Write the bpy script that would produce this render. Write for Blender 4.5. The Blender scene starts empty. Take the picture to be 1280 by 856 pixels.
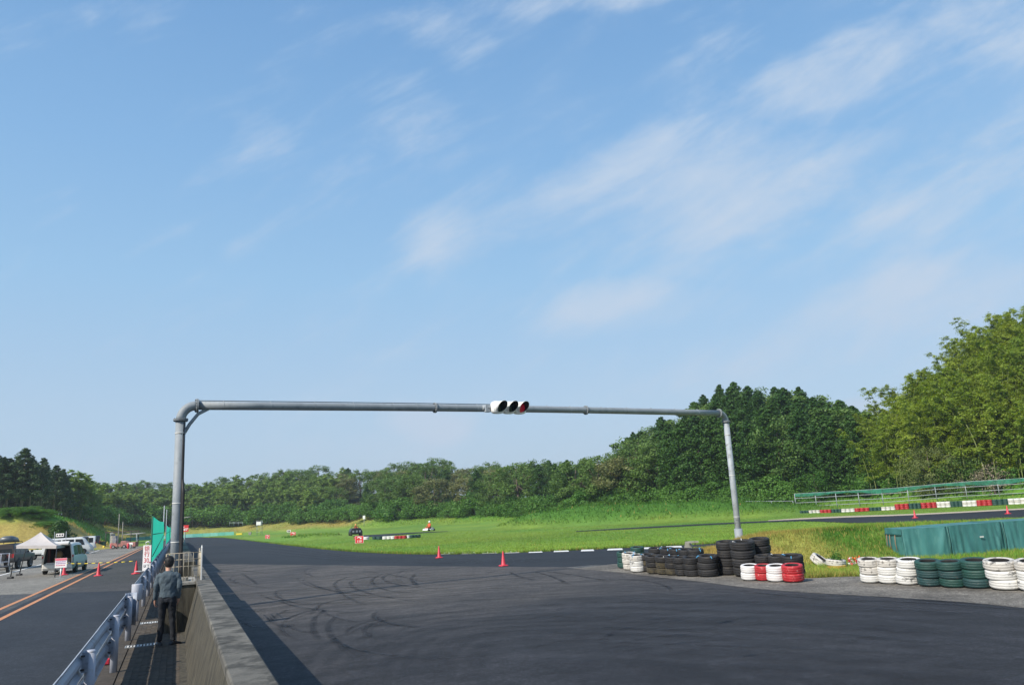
import bpy, bmesh, math, random
import numpy as np
from mathutils import Matrix, Vector
random.seed(7); rng = np.random.default_rng(7)
R = math.radians
SC = bpy.context.scene
C = SC.collection

# ------------------------------------------------------------------ camera
F = 970.0; TH = math.atan(210*math.cos(math.atan(.055))/F); RO = math.atan(.055); H = 2.25
fwd = np.array([0, math.cos(TH), math.sin(TH)]); up0 = np.array([0, -math.sin(TH), math.cos(TH)]); r0 = np.array([1., 0, 0])
c_right = math.cos(RO)*r0-math.sin(RO)*up0
c_up = math.sin(RO)*r0+math.cos(RO)*up0
cam_d = bpy.data.cameras.new('camera'); cam = bpy.data.objects.new('camera', cam_d); C.objects.link(cam)
cam_d.sensor_width = 36; cam_d.lens = 36*F/1280; cam_d.clip_end = 5000; cam_d.clip_start = .1
mw = Matrix.Identity(4)
for i in range(3):
    mw[i][0] = c_right[i]; mw[i][1] = c_up[i]; mw[i][2] = -fwd[i]
mw[2][3] = H
cam.matrix_world = mw
SC.camera = cam

def ray(px, py): return c_right*((px-640)/F)+c_up*((428-py)/F)+fwd
def G(px, py, z=0.):
    d = ray(px, py); return np.array([0, 0, H])+d*((z-H)/d[2])
def D(px, py, Y):
    d = ray(px, py); return np.array([0, 0, H])+d*(Y/d[1])
def P(p):
    v = np.array(p, float)-np.array([0, 0, H]); z = v@fwd
    return 640+F*(v@c_right)/z, 428-F*(v@c_up)/z, z
def hor(px): return 638-.055*(px-640)
# road frame: s across (to the right), t along the road
O = np.array([-6.74, 13.33, 0]); U = np.array([-.39684, .91789, 0]); N = np.array([.91789, .39684, 0])
RA = math.atan2(.39684, .91789)          # heading of the road, anticlockwise from +Y
def W(s, t, z=0.): return O+N*s+U*t+np.array([0, 0, z])

# ------------------------------------------------------------------ light
SUN_EL = R(40); sun_h = np.array([-.72, -.69])/np.hypot(.72, .69)
sd = Vector((sun_h[0]*math.cos(SUN_EL), sun_h[1]*math.cos(SUN_EL), math.sin(SUN_EL)))
sl = bpy.data.lights.new('sun', 'SUN'); sl.energy = 4.4; sl.angle = R(.5); sl.color = (1, .91, .78)
so = bpy.data.objects.new('sun', sl); C.objects.link(so); so.rotation_euler = sd.to_track_quat('Z', 'Y').to_euler()
SC.view_settings.view_transform = 'Standard'; SC.view_settings.look = 'None'
SC.view_settings.exposure = 0.45; SC.view_settings.gamma = 1

wd = bpy.data.worlds.new('World'); SC.world = wd; wd.use_nodes = True
nt = wd.node_tree; nt.nodes.clear()
def nn(nt, typ, **kw):
    n = nt.nodes.new(typ)
    for k, v in kw.items():
        if k.startswith('i_'): n.inputs[int(k[2:])].default_value = v
        else: setattr(n, k, v)
    return n
def mth(nt, op, a, b=None, c=None, clamp=False):
    n = nt.nodes.new('ShaderNodeMath'); n.operation = op; n.use_clamp = clamp
    for i, v in enumerate((a, b, c)):
        if v is None: continue
        if isinstance(v, (int, float)): n.inputs[i].default_value = v
        else: nt.links.new(v, n.inputs[i])
    return n.outputs[0]
def mixc(nt, f, a, b, mode='MIX'):
    n = nt.nodes.new('ShaderNodeMix'); n.data_type = 'RGBA'; n.blend_type = mode
    for i, v in ((0, f), (6, a), (7, b)):
        if isinstance(v, (int, float)): n.inputs[i].default_value = v
        elif isinstance(v, tuple): n.inputs[i].default_value = v if len(v) == 4 else (*v, 1)
        else: nt.links.new(v, n.inputs[i])
    return n.outputs[2]
def maprange(nt, v, a, b, c=0., d=1., smooth=True):
    n = nt.nodes.new('ShaderNodeMapRange'); n.interpolation_type = 'SMOOTHSTEP' if smooth else 'LINEAR'
    nt.links.new(v, n.inputs[0])
    for i, x in enumerate((a, b, c, d)): n.inputs[i+1].default_value = x
    return n.outputs[0]

sky = nn(nt, 'ShaderNodeTexSky', sky_type='NISHITA', sun_disc=False, sun_elevation=SUN_EL,
         sun_rotation=math.atan2(sun_h[0], sun_h[1]), altitude=0, air_density=1.0, dust_density=1.0, ozone_density=1.6)
tc = nn(nt, 'ShaderNodeTexCoord'); sep = nn(nt, 'ShaderNodeSeparateXYZ'); nt.links.new(tc.outputs['Generated'], sep.inputs[0])
X, Y, Z = sep.outputs
ay = mth(nt, 'MAXIMUM', mth(nt, 'ABSOLUTE', Y), .05)
u_ = mth(nt, 'DIVIDE', X, ay); v_ = mth(nt, 'DIVIDE', Z, ay)
comb = nn(nt, 'ShaderNodeCombineXYZ'); nt.links.new(u_, comb.inputs[0]); nt.links.new(v_, comb.inputs[1]); nt.links.new(Y, comb.inputs[2])
# clouds: soft high wisps; every cloud a soft ellipse of directions broken up by streaky noise
mp = nn(nt, 'ShaderNodeMapping', vector_type='TEXTURE'); mp.inputs['Rotation'].default_value = (0, 0, R(27)); mp.inputs['Scale'].default_value = (.85, .24, 1)
nt.links.new(comb.outputs[0], mp.inputs[0])
nz = nn(nt, 'ShaderNodeTexNoise'); nz.inputs['Scale'].default_value = 3.0; nz.inputs['Detail'].default_value = 7; nz.inputs['Roughness'].default_value = .6; nz.inputs['Distortion'].default_value = .3
nt.links.new(mp.outputs[0], nz.inputs[0])
nz2 = nn(nt, 'ShaderNodeTexNoise'); nz2.inputs['Scale'].default_value = 9; nz2.inputs['Detail'].default_value = 8; nz2.inputs['Roughness'].default_value = .6
nt.links.new(comb.outputs[0], nz2.inputs[0])
CLOUDS = [  # photo x, y, half sizes (px), tilt of long axis (deg, up to the right), strength
 (545, 40, 75, 34, -35, .5), (525, 140, 65, 45, -50, .5), (548, 298, 42, 40, 70, .62), (300, 140, 60, 28, -40, .26), (320, 60, 60, 18, 25, .12),
 (745, 4, 90, 16, 3, .5), (900, 40, 90, 42, -5, .42), (1060, 95, 170, 60, 28, .85), (870, 225, 190, 70, 16, 1.0), (1180, 230, 170, 70, 20, .6),
 (1250, 60, 90, 35, 18, .6), (1180, 270, 120, 40, 15, .55), (790, 382, 130, 30, 5, .95), (930, 340, 140, 28, 8, .6), (1230, 370, 190, 55, 12, .95),
 (560, 440, 100, 12, 3, .35), (1040, 430, 300, 30, 4, .4), (530, 528, 50, 20, -12, 1.1), (480, 560, 120, 35, 0, .35), (1078, 508, 26, 10, 0, 1.3),
 (780, 545, 60, 22, 8, .3), (650, 235, 45, 14, 5, .3), (240, 300, 90, 14, -10, .2)]
msum = None
for (cx, cy, ax, by, tilt, st) in CLOUDS:
    d = ray(cx, cy); cu, cv = d[0]/d[1], d[2]/d[1]
    m = nn(nt, 'ShaderNodeMapping', vector_type='TEXTURE'); m.inputs['Location'].default_value = (cu, cv, 0)
    m.inputs['Rotation'].default_value = (0, 0, R(tilt-3)); m.inputs['Scale'].default_value = (ax/F*1.15, by/F*1.15, 1e6)
    nt.links.new(comb.outputs[0], m.inputs[0])
    ln = nn(nt, 'ShaderNodeVectorMath', operation='LENGTH'); nt.links.new(m.outputs[0], ln.inputs[0])
    g = maprange(nt, ln.outputs['Value'], 1.9, .1, 0., st)
    msum = g if msum is None else mth(nt, 'MAXIMUM', msum, g)
streak = mth(nt, 'ADD', mth(nt, 'MULTIPLY', nz.outputs[0], .75), mth(nt, 'MULTIPLY', nz2.outputs[0], .25))
dens = maprange(nt, mth(nt, 'ADD', streak, mth(nt, 'MULTIPLY', msum, .36)), .53, .92, 0, .85)
veil = maprange(nt, mth(nt, 'ADD', streak, mth(nt, 'MULTIPLY', u_, .12)), .44, .78, 0, .26)
dens = mth(nt, 'ADD', dens, veil, clamp=True)
cr = nn(nt, 'ShaderNodeValToRGB'); nt.links.new(Z, cr.inputs[0]); er = cr.color_ramp     # azure above, paler air towards the horizon
STOPS = [(0, (.53, .68, .87)), (.14, (.49, .68, .89)), (.29, (.375, .645, .94)), (.43, (.285, .55, .90)), (.59, (.205, .44, .80)), (1, (.12, .32, .68))]
er.elements[0].position = 0; er.elements[0].color = (*STOPS[0][1], 1); er.elements[1].position = 1; er.elements[1].color = (*STOPS[-1][1], 1)
for p_, c_ in STOPS[1:-1]: e_ = er.elements.new(p_); e_.color = (*c_, 1)
sc5 = nn(nt, 'ShaderNodeVectorMath', operation='SCALE'); nt.links.new(cr.outputs[0], sc5.inputs[0]); sc5.inputs['Scale'].default_value = 5.0
base = mixc(nt, .85, sky.outputs[0], sc5.outputs[0])
skyc = mixc(nt, mth(nt, 'MULTIPLY', dens, .85), base, (3.2, 3.8, 4.6))
bg = nn(nt, 'ShaderNodeBackground'); bg.inputs[1].default_value = .13
nt.links.new(skyc, bg.inputs[0]); wo = nn(nt, 'ShaderNodeOutputWorld'); nt.links.new(bg.outputs[0], wo.inputs[0])

# ------------------------------------------------------------------ materials
def lin(c): return c/12.92 if c <= .04045 else ((c+.055)/1.055)**2.4
def srgb(r, g, b): return (lin(r/255), lin(g/255), lin(b/255), 1)
MATS = {}
def mat(name, col=(.5, .5, .5), rough=.6, metal=0., var=.0, vscale=3., bump=0., bscale=20., dirt=None, dscale=2., damt=.5, alpha=1., emis=None, spec=.5, coat=0., stretch=None, trans=0.):
    if name in MATS: return MATS[name]
    m = bpy.data.materials.new(name); m.use_nodes = True; t = m.node_tree; b = t.nodes['Principled BSDF']; MATS[name] = m
    c4 = (*col[:3], 1)
    b.inputs['Roughness'].default_value = rough; b.inputs['Metallic'].default_value = metal; b.inputs['Base Color'].default_value = c4
    b.inputs['Specular IOR Level'].default_value = spec; b.inputs['Coat Weight'].default_value = coat; b.inputs['Alpha'].default_value = alpha
    if trans: b.inputs['Transmission Weight'].default_value = trans
    tcn = nn(t, 'ShaderNodeTexCoord'); vec = tcn.outputs['Object']
    if stretch:
        mpn = nn(t, 'ShaderNodeMapping'); mpn.inputs['Scale'].default_value = stretch; t.links.new(vec, mpn.inputs[0]); vec = mpn.outputs[0]
    cur = None
    if var:
        n = nn(t, 'ShaderNodeTexNoise'); n.inputs['Scale'].default_value = vscale; n.inputs['Detail'].default_value = 6; t.links.new(vec, n.inputs[0])
        f = maprange(t, n.outputs[0], .3, .7, 1-var, 1+var)
        hs = nn(t, 'ShaderNodeHueSaturation'); hs.inputs['Color'].default_value = c4; t.links.new(f, hs.inputs['Value']); cur = hs.outputs[0]
    if dirt:
        n = nn(t, 'ShaderNodeTexNoise'); n.inputs['Scale'].default_value = dscale; n.inputs['Detail'].default_value = 8; n.inputs['Roughness'].default_value = .65; t.links.new(vec, n.inputs[0])
        f = maprange(t, n.outputs[0], .62-.25*damt, .72-.15*damt, 0, .9)
        cur = mixc(t, f, cur if cur else c4, (*dirt[:3], 1))
    if cur: t.links.new(cur, b.inputs['Base Color'])
    if bump:
        n = nn(t, 'ShaderNodeTexNoise'); n.inputs['Scale'].default_value = bscale; n.inputs['Detail'].default_value = 5; t.links.new(vec, n.inputs[0])
        bp = nn(t, 'ShaderNodeBump'); bp.inputs['Strength'].default_value = bump; bp.inputs['Distance'].default_value = .02; t.links.new(n.outputs[0], bp.inputs['Height']); t.links.new(bp.outputs[0], b.inputs['Normal'])
    if emis: b.inputs['Emission Color'].default_value = (*emis[:3], 1); b.inputs['Emission Strength'].default_value = emis[3]
    return m

def leaf_mat(name, dark, light, transl=.35, rough=.55):
    m = bpy.data.materials.new(name); m.use_nodes = True; t = m.node_tree; b = t.nodes['Principled BSDF']; MATS[name] = m
    oi = nn(t, 'ShaderNodeObjectInfo'); ge = nn(t, 'ShaderNodeNewGeometry')
    n = nn(t, 'ShaderNodeTexNoise'); n.inputs['Scale'].default_value = .55; n.inputs['Detail'].default_value = 5
    t.links.new(ge.outputs['Position'], n.inputs[0])
    f = mth(t, 'ADD', mth(t, 'MULTIPLY', oi.outputs['Random'], .45), mth(t, 'MULTIPLY', maprange(t, n.outputs[0], .3, .7), .4))
    f = mth(t, 'ADD', f, mth(t, 'MULTIPLY', ge.outputs['Random Per Island'], .25), clamp=True)
    c = mixc(t, f, (*dark, 1), (*light, 1))
    t.links.new(c, b.inputs['Base Color']); b.inputs['Roughness'].default_value = rough; b.inputs['Specular IOR Level'].default_value = .25
    tr = nn(t, 'ShaderNodeBsdfTranslucent'); br = nn(t, 'ShaderNodeBrightContrast'); 
    hs = nn(t, 'ShaderNodeHueSaturation'); hs.inputs['Hue'].default_value = .485; hs.inputs['Saturation'].default_value = 1.15; hs.inputs['Value'].default_value = 1.1
    t.links.new(c, hs.inputs['Color']); t.links.new(hs.outputs[0], tr.inputs[0])
    mx = nn(t, 'ShaderNodeMixShader'); mx.inputs[0].default_value = transl
    t.links.new(b.outputs[0], mx.inputs[1]); t.links.new(tr.outputs[0], mx.inputs[2])
    t.links.new(mx.outputs[0], t.nodes['Material Output'].inputs[0])
    return m

def attr_mat(name, vary=.25, vs=1.2, transl=.0, bump=.5, fine=9.):
    m = bpy.data.materials.new(name); m.use_nodes = True; t = m.node_tree; b = t.nodes['Principled BSDF']; MATS[name] = m
    a = nn(t, 'ShaderNodeAttribute', attribute_name='Col'); ge = nn(t, 'ShaderNodeNewGeometry')
    n = nn(t, 'ShaderNodeTexNoise'); n.inputs['Scale'].default_value = vs; n.inputs['Detail'].default_value = 9; n.inputs['Roughness'].default_value = .7
    t.links.new(ge.outputs['Position'], n.inputs[0])
    hs = nn(t, 'ShaderNodeHueSaturation'); t.links.new(a.outputs['Color'], hs.inputs['Color'])
    t.links.new(maprange(t, n.outputs[0], .3, .7, 1-vary, 1+vary), hs.inputs['Value'])
    t.links.new(hs.outputs[0], b.inputs['Base Color']); b.inputs['Roughness'].default_value = .85; b.inputs['Specular IOR Level'].default_value = .1
    if bump:
        n2 = nn(t, 'ShaderNodeTexNoise'); n2.inputs['Scale'].default_value = fine; n2.inputs['Detail'].default_value = 6; t.links.new(ge.outputs['Position'], n2.inputs[0])
        bp = nn(t, 'ShaderNodeBump'); bp.inputs['Strength'].default_value = bump; bp.inputs['Distance'].default_value = .12; t.links.new(n2.outputs[0], bp.inputs['Height']); t.links.new(bp.outputs[0], b.inputs['Normal'])
    if transl:
        tr = nn(t, 'ShaderNodeBsdfTranslucent'); t.links.new(hs.outputs[0], tr.inputs[0])
        mx = nn(t, 'ShaderNodeMixShader'); mx.inputs[0].default_value = transl
        t.links.new(b.outputs[0], mx.inputs[1]); t.links.new(tr.outputs[0], mx.inputs[2]); t.links.new(mx.outputs[0], t.nodes['Material Output'].inputs[0])
    return m

def asphalt_mat(name, lo, hi, big=.12, warm=None, streak=None, rough=.78, near=False):
    m = bpy.data.materials.new(name); m.use_nodes = True; t = m.node_tree; b = t.nodes['Principled BSDF']; MATS[name] = m
    ge = nn(t, 'ShaderNodeNewGeometry'); pos = ge.outputs['Position']
    n1 = nn(t, 'ShaderNodeTexNoise'); n1.inputs['Scale'].default_value = big; n1.inputs['Detail'].default_value = 7; n1.inputs['Roughness'].default_value = .6; n1.inputs['Distortion'].default_value = .8
    src = pos
    if streak:
        mpn = nn(t, 'ShaderNodeMapping'); mpn.inputs['Rotation'].default_value = (0, 0, streak[0]); mpn.inputs['Scale'].default_value = streak[1]; t.links.new(pos, mpn.inputs[0]); src = mpn.outputs[0]
    t.links.new(src, n1.inputs[0])
    n2 = nn(t, 'ShaderNodeTexNoise'); n2.inputs['Scale'].default_value = 38; n2.inputs['Detail'].default_value = 3; n2.inputs['Roughness'].default_value = .8; t.links.new(pos, n2.inputs[0])
    n3 = nn(t, 'ShaderNodeTexNoise'); n3.inputs['Scale'].default_value = 2.2; n3.inputs['Detail'].default_value = 8; n3.inputs['Roughness'].default_value = .7; t.links.new(pos, n3.inputs[0])
    f1 = maprange(t, n1.outputs[0], .32, .68)
    if near:      # the part in front has been resealed: darker, with a wandering edge
        sp_ = nn(t, 'ShaderNodeVectorMath', operation='SUBTRACT'); t.links.new(pos, sp_.inputs[0]); sp_.inputs[1].default_value = (8, 4, 0)
        ln_ = nn(t, 'ShaderNodeVectorMath', operation='LENGTH'); t.links.new(sp_.outputs[0], ln_.inputs[0])
        d_ = mth(t, 'ADD', ln_.outputs['Value'], mth(t, 'MULTIPLY', mth(t, 'SUBTRACT', n1.outputs[0], .5), 16.))
        f1 = mth(t, 'MULTIPLY', mth(t, 'ADD', mth(t, 'MULTIPLY', f1, .5), .5), maprange(t, d_, 12, 25, .12, 1.))
    c = mixc(t, f1, (*lo, 1), (*hi, 1))
    hs = nn(t, 'ShaderNodeHueSaturation'); t.links.new(c, hs.inputs['Color'])
    n4 = nn(t, 'ShaderNodeTexNoise'); n4.inputs['Scale'].default_value = 15; n4.inputs['Detail'].default_value = 4; n4.inputs['Roughness'].default_value = .75; t.links.new(pos, n4.inputs[0])
    hs0 = mth(t, 'ADD', maprange(t, n4.outputs[0], .38, .60, .72, 1.08), maprange(t, n4.outputs[0], .60, .70, 0, 1.3))
    f = mth(t, 'MULTIPLY', maprange(t, n2.outputs[0], .35, .68, .5, 1.75), maprange(t, n3.outputs[0], .3, .7, .76, 1.24))
    f = mth(t, 'MULTIPLY', f, hs0)
    n6 = nn(t, 'ShaderNodeTexNoise'); n6.inputs['Scale'].default_value = 6.5; n6.inputs['Detail'].default_value = 6; n6.inputs['Roughness'].default_value = .85; t.links.new(pos, n6.inputs[0])
    f = mth(t, 'MULTIPLY', f, maprange(t, n6.outputs[0], .36, .64, .66, 1.36, False))
    if near:      # rubber laid down in wide turning arcs: streaks that follow circles round two turning centres
        for (cx_, cy_, am) in ((-.5, 9.5, .26), (5.5, 3.0, .20)):
            sb_ = nn(t, 'ShaderNodeVectorMath', operation='SUBTRACT'); t.links.new(pos, sb_.inputs[0]); sb_.inputs[1].default_value = (cx_, cy_, 0)
            lx = nn(t, 'ShaderNodeVectorMath', operation='LENGTH'); t.links.new(sb_.outputs[0], lx.inputs[0]); sx_ = nn(t, 'ShaderNodeSeparateXYZ'); t.links.new(sb_.outputs[0], sx_.inputs[0])
            an_ = mth(t, 'ARCTAN2', sx_.outputs[0], sx_.outputs[1]); cb_ = nn(t, 'ShaderNodeCombineXYZ')
            t.links.new(mth(t, 'MULTIPLY', mth(t, 'ADD', lx.outputs['Value'], mth(t, 'MULTIPLY', n1.outputs[0], 2.5)), 1.1), cb_.inputs[0]); t.links.new(mth(t, 'MULTIPLY', an_, .9), cb_.inputs[1])
            nr_ = nn(t, 'ShaderNodeTexNoise'); nr_.inputs['Scale'].default_value = 1.6; nr_.inputs['Detail'].default_value = 8; nr_.inputs['Roughness'].default_value = .68; t.links.new(cb_.outputs[0], nr_.inputs[0])
            f = mth(t, 'MULTIPLY', f, maprange(t, nr_.outputs[0], .34, .66, 1-am, 1+am))
    t.links.new(f, hs.inputs['Value']); t.links.new(hs.outputs[0], b.inputs['Base Color'])
    b.inputs['Roughness'].default_value = rough; b.inputs['Specular IOR Level'].default_value = .35
    bp = nn(t, 'ShaderNodeBump'); bp.inputs['Strength'].default_value = .5; bp.inputs['Distance'].default_value = .008; t.links.new(n2.outputs[0], bp.inputs['Height']); t.links.new(bp.outputs[0], b.inputs['Normal'])
    return m

# ------------------------------------------------------------------ helpers
class MB:
    def __init__(s): s.v = []; s.f = []; s.m = []; s.sm = []
    def add(s, vs, fs, mi=0, sm=False):
        o = len(s.v); s.v += [tuple(map(float, p)) for p in vs]
        for f in fs: s.f.append(tuple(i+o for i in f)); s.m.append(mi); s.sm.append(sm)
        return s
    def box(s, c, size, rz=0, mi=0, taper=1.0, rx=0, ry=0):
        x, y, z = [a/2 for a in size]; M = Matrix.Rotation(rz, 3, 'Z') @ Matrix.Rotation(ry, 3, 'Y') @ Matrix.Rotation(rx, 3, 'X')
        vs = []
        for dz in (-1, 1):
            k = taper if dz > 0 else 1
            for dx, dy in ((-1, -1), (1, -1), (1, 1), (-1, 1)): vs.append(M @ Vector((dx*x*k, dy*y*k, dz*z))+Vector(c))
        return s.add(vs, [(3, 2, 1, 0), (4, 5, 6, 7), (0, 1, 5, 4), (1, 2, 6, 5), (2, 3, 7, 6), (3, 0, 4, 7)], mi)
    def tube(s, pts, r, n=8, mi=0, caps=True, sm=True):
        pts = [Vector(map(float, p)) for p in pts]; k = len(pts); rs = r if hasattr(r, '__len__') else [r]*k
        vs = []; prev = None
        for i, p in enumerate(pts):
            if i == 0: d = pts[1]-p
            elif i == k-1: d = p-pts[i-1]
            else: d = (pts[i+1]-p).normalized()+(p-pts[i-1]).normalized()
            d = d.normalized() if d.length > 1e-9 else Vector((0, 0, 1))
            if prev is None: a = d.orthogonal().normalized()
            else:
                a = prev-d*prev.dot(d); a = a.normalized() if a.length > 1e-6 else d.orthogonal().normalized()
            prev = a; b = d.cross(a)
            for j in range(n):
                an = 2*math.pi*j/n; vs.append(p+(a*math.cos(an)+b*math.sin(an))*rs[i])
        fs = [(i*n+j, i*n+(j+1) % n, (i+1)*n+(j+1) % n, (i+1)*n+j) for i in range(k-1) for j in range(n)]
        s.add(vs, fs, mi, sm)
        if caps:
            o = len(s.v)-k*n
            s.f.append(tuple(o+n-1-j for j in range(n))); s.m.append(mi); s.sm.append(False)
            s.f.append(tuple(o+(k-1)*n+j for j in range(n))); s.m.append(mi); s.sm.append(False)
        return s
    def cyl(s, p0, p1, r, n=12, mi=0, caps=True): return s.tube([p0, p1], r, n, mi, caps)
    def lathe(s, prof, n=16, c=(0, 0, 0), mi=0, close=False, sm=True):
        k = len(prof); vs = [(c[0]+r*math.cos(2*math.pi*j/n), c[1]+r*math.sin(2*math.pi*j/n), c[2]+z) for r, z in prof for j in range(n)]
        fs = [((i)*n+j, i*n+(j+1) % n, ((i+1) % k)*n+(j+1) % n, ((i+1) % k)*n+j) for i in range(k if close else k-1) for j in range(n)]
        return s.add(vs, fs, mi, sm)
    def loft(s, rings, mi=0, closed=True, cap=True, sm=True):
        n = len(rings[0]); vs = [p for r in rings for p in r]
        m = n if closed else n-1
        fs = [(i*n+j, i*n+(j+1) % n, (i+1)*n+(j+1) % n, (i+1)*n+j) for i in range(len(rings)-1) for j in range(m)]
        if cap and closed: fs += [tuple(reversed(range(n))), tuple((len(rings)-1)*n+j for j in range(n))]
        return s.add(vs, fs, mi, sm)
    def grid(s, nx, ny, fn, mi=0, sm=True):
        vs = [fn(i/nx, j/ny) for j in range(ny+1) for i in range(nx+1)]
        fs = [(j*(nx+1)+i, j*(nx+1)+i+1, (j+1)*(nx+1)+i+1, (j+1)*(nx+1)+i) for j in range(ny) for i in range(nx)]
        return s.add(vs, fs, mi, sm)
    def mesh(s, name, mats):
        me = bpy.data.meshes.new(name); me.from_pydata(s.v, [], s.f); me.update()
        for m in (mats if isinstance(mats, (list, tuple)) else [mats]): me.materials.append(m)
        me.polygons.foreach_set('material_index', s.m); me.polygons.foreach_set('use_smooth', s.sm)
        return me
    def build(s, name, mats, parent=None, bevel=0, loc=None, rz=0):
        return link(name, s.mesh(name, mats), parent, bevel, loc, rz)
def link(name, me, parent=None, bevel=0, loc=None, rz=0):
    o = bpy.data.objects.new(name, me); C.objects.link(o)
    if parent is not None: o.parent = parent
    if loc is not None: o.location = Vector(map(float, loc))
    if rz: o.rotation_euler.z = rz
    if bevel:
        b = o.modifiers.new('bevel', 'BEVEL'); b.width = bevel; b.segments = 2; b.limit_method = 'ANGLE'; b.angle_limit = R(35)
    return o
def tag(o, label=None, cat=None, group=None, kind=None):
    if label: o['label'] = label
    if cat: o['category'] = cat
    if group: o['group'] = group
    if kind: o['kind'] = kind
    return o
def thing(name, label, cat, loc=(0, 0, 0), rz=0, group=None):
    o = bpy.data.objects.new(name, None); C.objects.link(o); o.empty_display_size = .2
    o.location = Vector(map(float, loc)); o.rotation_euler.z = rz
    return tag(o, label, cat, group)
def copy_tree(o, loc=None, rz=None, sc=None, label=None, group=None, parent=None):
    c = o.copy(); C.objects.link(c)
    if parent is not None: c.parent = parent
    for ch in list(o.children): copy_tree(ch, parent=c)
    if loc is not None: c.location = Vector(map(float, loc))
    if rz is not None: c.rotation_euler.z = rz
    if sc is not None: c.scale = sc if hasattr(sc, '__len__') else (sc, sc, sc)
    if label: c['label'] = label
    if group: c['group'] = group
    return c
def np_mesh(name, verts, faces, mats, cols=None, smooth=False):
    verts = np.asarray(verts, np.float32); faces = np.asarray(faces, np.int32); k = faces.shape[1]
    me = bpy.data.meshes.new(name); me.vertices.add(len(verts)); me.vertices.foreach_set('co', verts.ravel())
    me.loops.add(faces.size); me.loops.foreach_set('vertex_index', faces.ravel())
    me.polygons.add(len(faces)); me.polygons.foreach_set('loop_start', np.arange(0, faces.size, k, dtype=np.int32))
    me.update(calc_edges=True); me.validate()
    for m in (mats if isinstance(mats, (list, tuple)) else [mats]): me.materials.append(m)
    if smooth: me.polygons.foreach_set('use_smooth', np.ones(len(faces), bool))
    if cols is not None:
        a = me.color_attributes.new('Col', 'FLOAT_COLOR', 'POINT'); c = np.ones((len(verts), 4), np.float32); c[:, :3] = cols
        a.data.foreach_set('color', c.ravel())
    return me
def text_part(name, txt, size, m, parent, loc, rot, sx=1., ext=.002, align='CENTER', shear=0, bold=0.):
    cu = bpy.data.curves.new(name, 'FONT'); cu.body = txt; cu.size = size; cu.align_x = align; cu.align_y = 'CENTER'; cu.extrude = ext; cu.resolution_u = 2; cu.shear = shear; cu.offset = bold
    t = bpy.data.objects.new('tmp', cu); C.objects.link(t)
    dg = bpy.context.evaluated_depsgraph_get(); dg.update()
    me = bpy.data.meshes.new_from_object(t.evaluated_get(dg)); me.name = name
    bpy.data.objects.remove(t); me.materials.clear(); me.materials.append(m)
    o = link(name, me, parent, 0, loc); o.rotation_euler = rot; o.scale.x = sx
    return o

# numpy value noise
def _h(ix, iy, seed):
    n = (ix*374761393+iy*668265263+seed*1442695041) & 0x7fffffff
    n = ((n ^ (n >> 13))*1274126177) & 0x7fffffff
    return ((n ^ (n >> 16)) & 0xffff)/65535.
def vnoise(x, y, seed=0):
    x = np.asarray(x, float); y = np.asarray(y, float)
    ix = np.floor(x).astype(np.int64); iy = np.floor(y).astype(np.int64); fx = x-ix; fy = y-iy
    fx = fx*fx*(3-2*fx); fy = fy*fy*(3-2*fy)
    a = _h(ix, iy, seed); b = _h(ix+1, iy, seed); c = _h(ix, iy+1, seed); d = _h(ix+1, iy+1, seed)
    return (a*(1-fx)+b*fx)*(1-fy)+(c*(1-fx)+d*fx)*fy
def fbm(x, y, seed=0, o=4):
    s = 0; a = .5; t = 0
    for i in range(o): s = s+a*vnoise(x*2**i, y*2**i, seed+i*17); t += a; a *= .5
    return s/t
def sstep(x, a, b):
    t = np.clip((x-a)/(b-a), 0, 1); return t*t*(3-2*t)

# ------------------------------------------------------------------ terrain
# forest table: photo column, forest foot row, distance of the foot, skyline row, distance of the ridge, tree height
FT = [(-500, 640, 120, 560, 150, 11), (-100, 636, 126, 576, 160, 11), (0, 635, 130, 588, 165, 11), (45, 637, 134, 590, 170, 11), (80, 648, 146, 602, 182, 9.5), (125, 655, 220, 600, 300, 9),
      (200, 656, 250, 604, 320, 9), (245, 656, 255, 601, 322, 10), (300, 655, 255, 592, 320, 10), (360, 652, 242, 586, 310, 10), (420, 650, 230, 584, 300, 10), (470, 647, 210, 578, 270, 11),
      (545, 645, 195, 572, 250, 11.5), (600, 643, 180, 578, 235, 11), (700, 640, 155, 574, 215, 11), (760, 636, 142, 574, 200, 11), (792, 634, 137, 553, 185, 12),
      (832, 632, 132, 530, 175, 12), (875, 629, 127, 508, 165, 12), (905, 628, 125, 493, 160, 12), (960, 625, 120, 480, 155, 12), (1040, 622, 115, 497, 150, 12),
      (1085, 621, 112, 517, 148, 12), (1108, 618, 106, 508, 132, 11), (1150, 616, 101, 474, 127, 12), (1200, 613, 97, 445, 122, 12), (1280, 610, 92, 392, 117, 12),
      (1400, 600, 86, 350, 112, 12), (1800, 600, 70, 350, 95, 12)]
def az_of(px, py): d = ray(px, py); return math.atan2(d[0], d[1])
fa = np.array([az_of(p[0], p[1]) for p in FT]); fZe = np.array([p[2] for p in FT], float); fZr = np.array([p[4] for p in FT], float)
fze = np.array([max(.3, D(p[0], p[1], p[2])[2]) for p in FT]); fzr = np.array([D(p[0], p[3], p[4])[2]-p[5]*.93 for p in FT]); fth = np.array([p[5] for p in FT], float)
def forest_at(a): return [np.interp(a, fa, q) for q in (fZe, fZr, fze, fzr, fth)]
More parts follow.
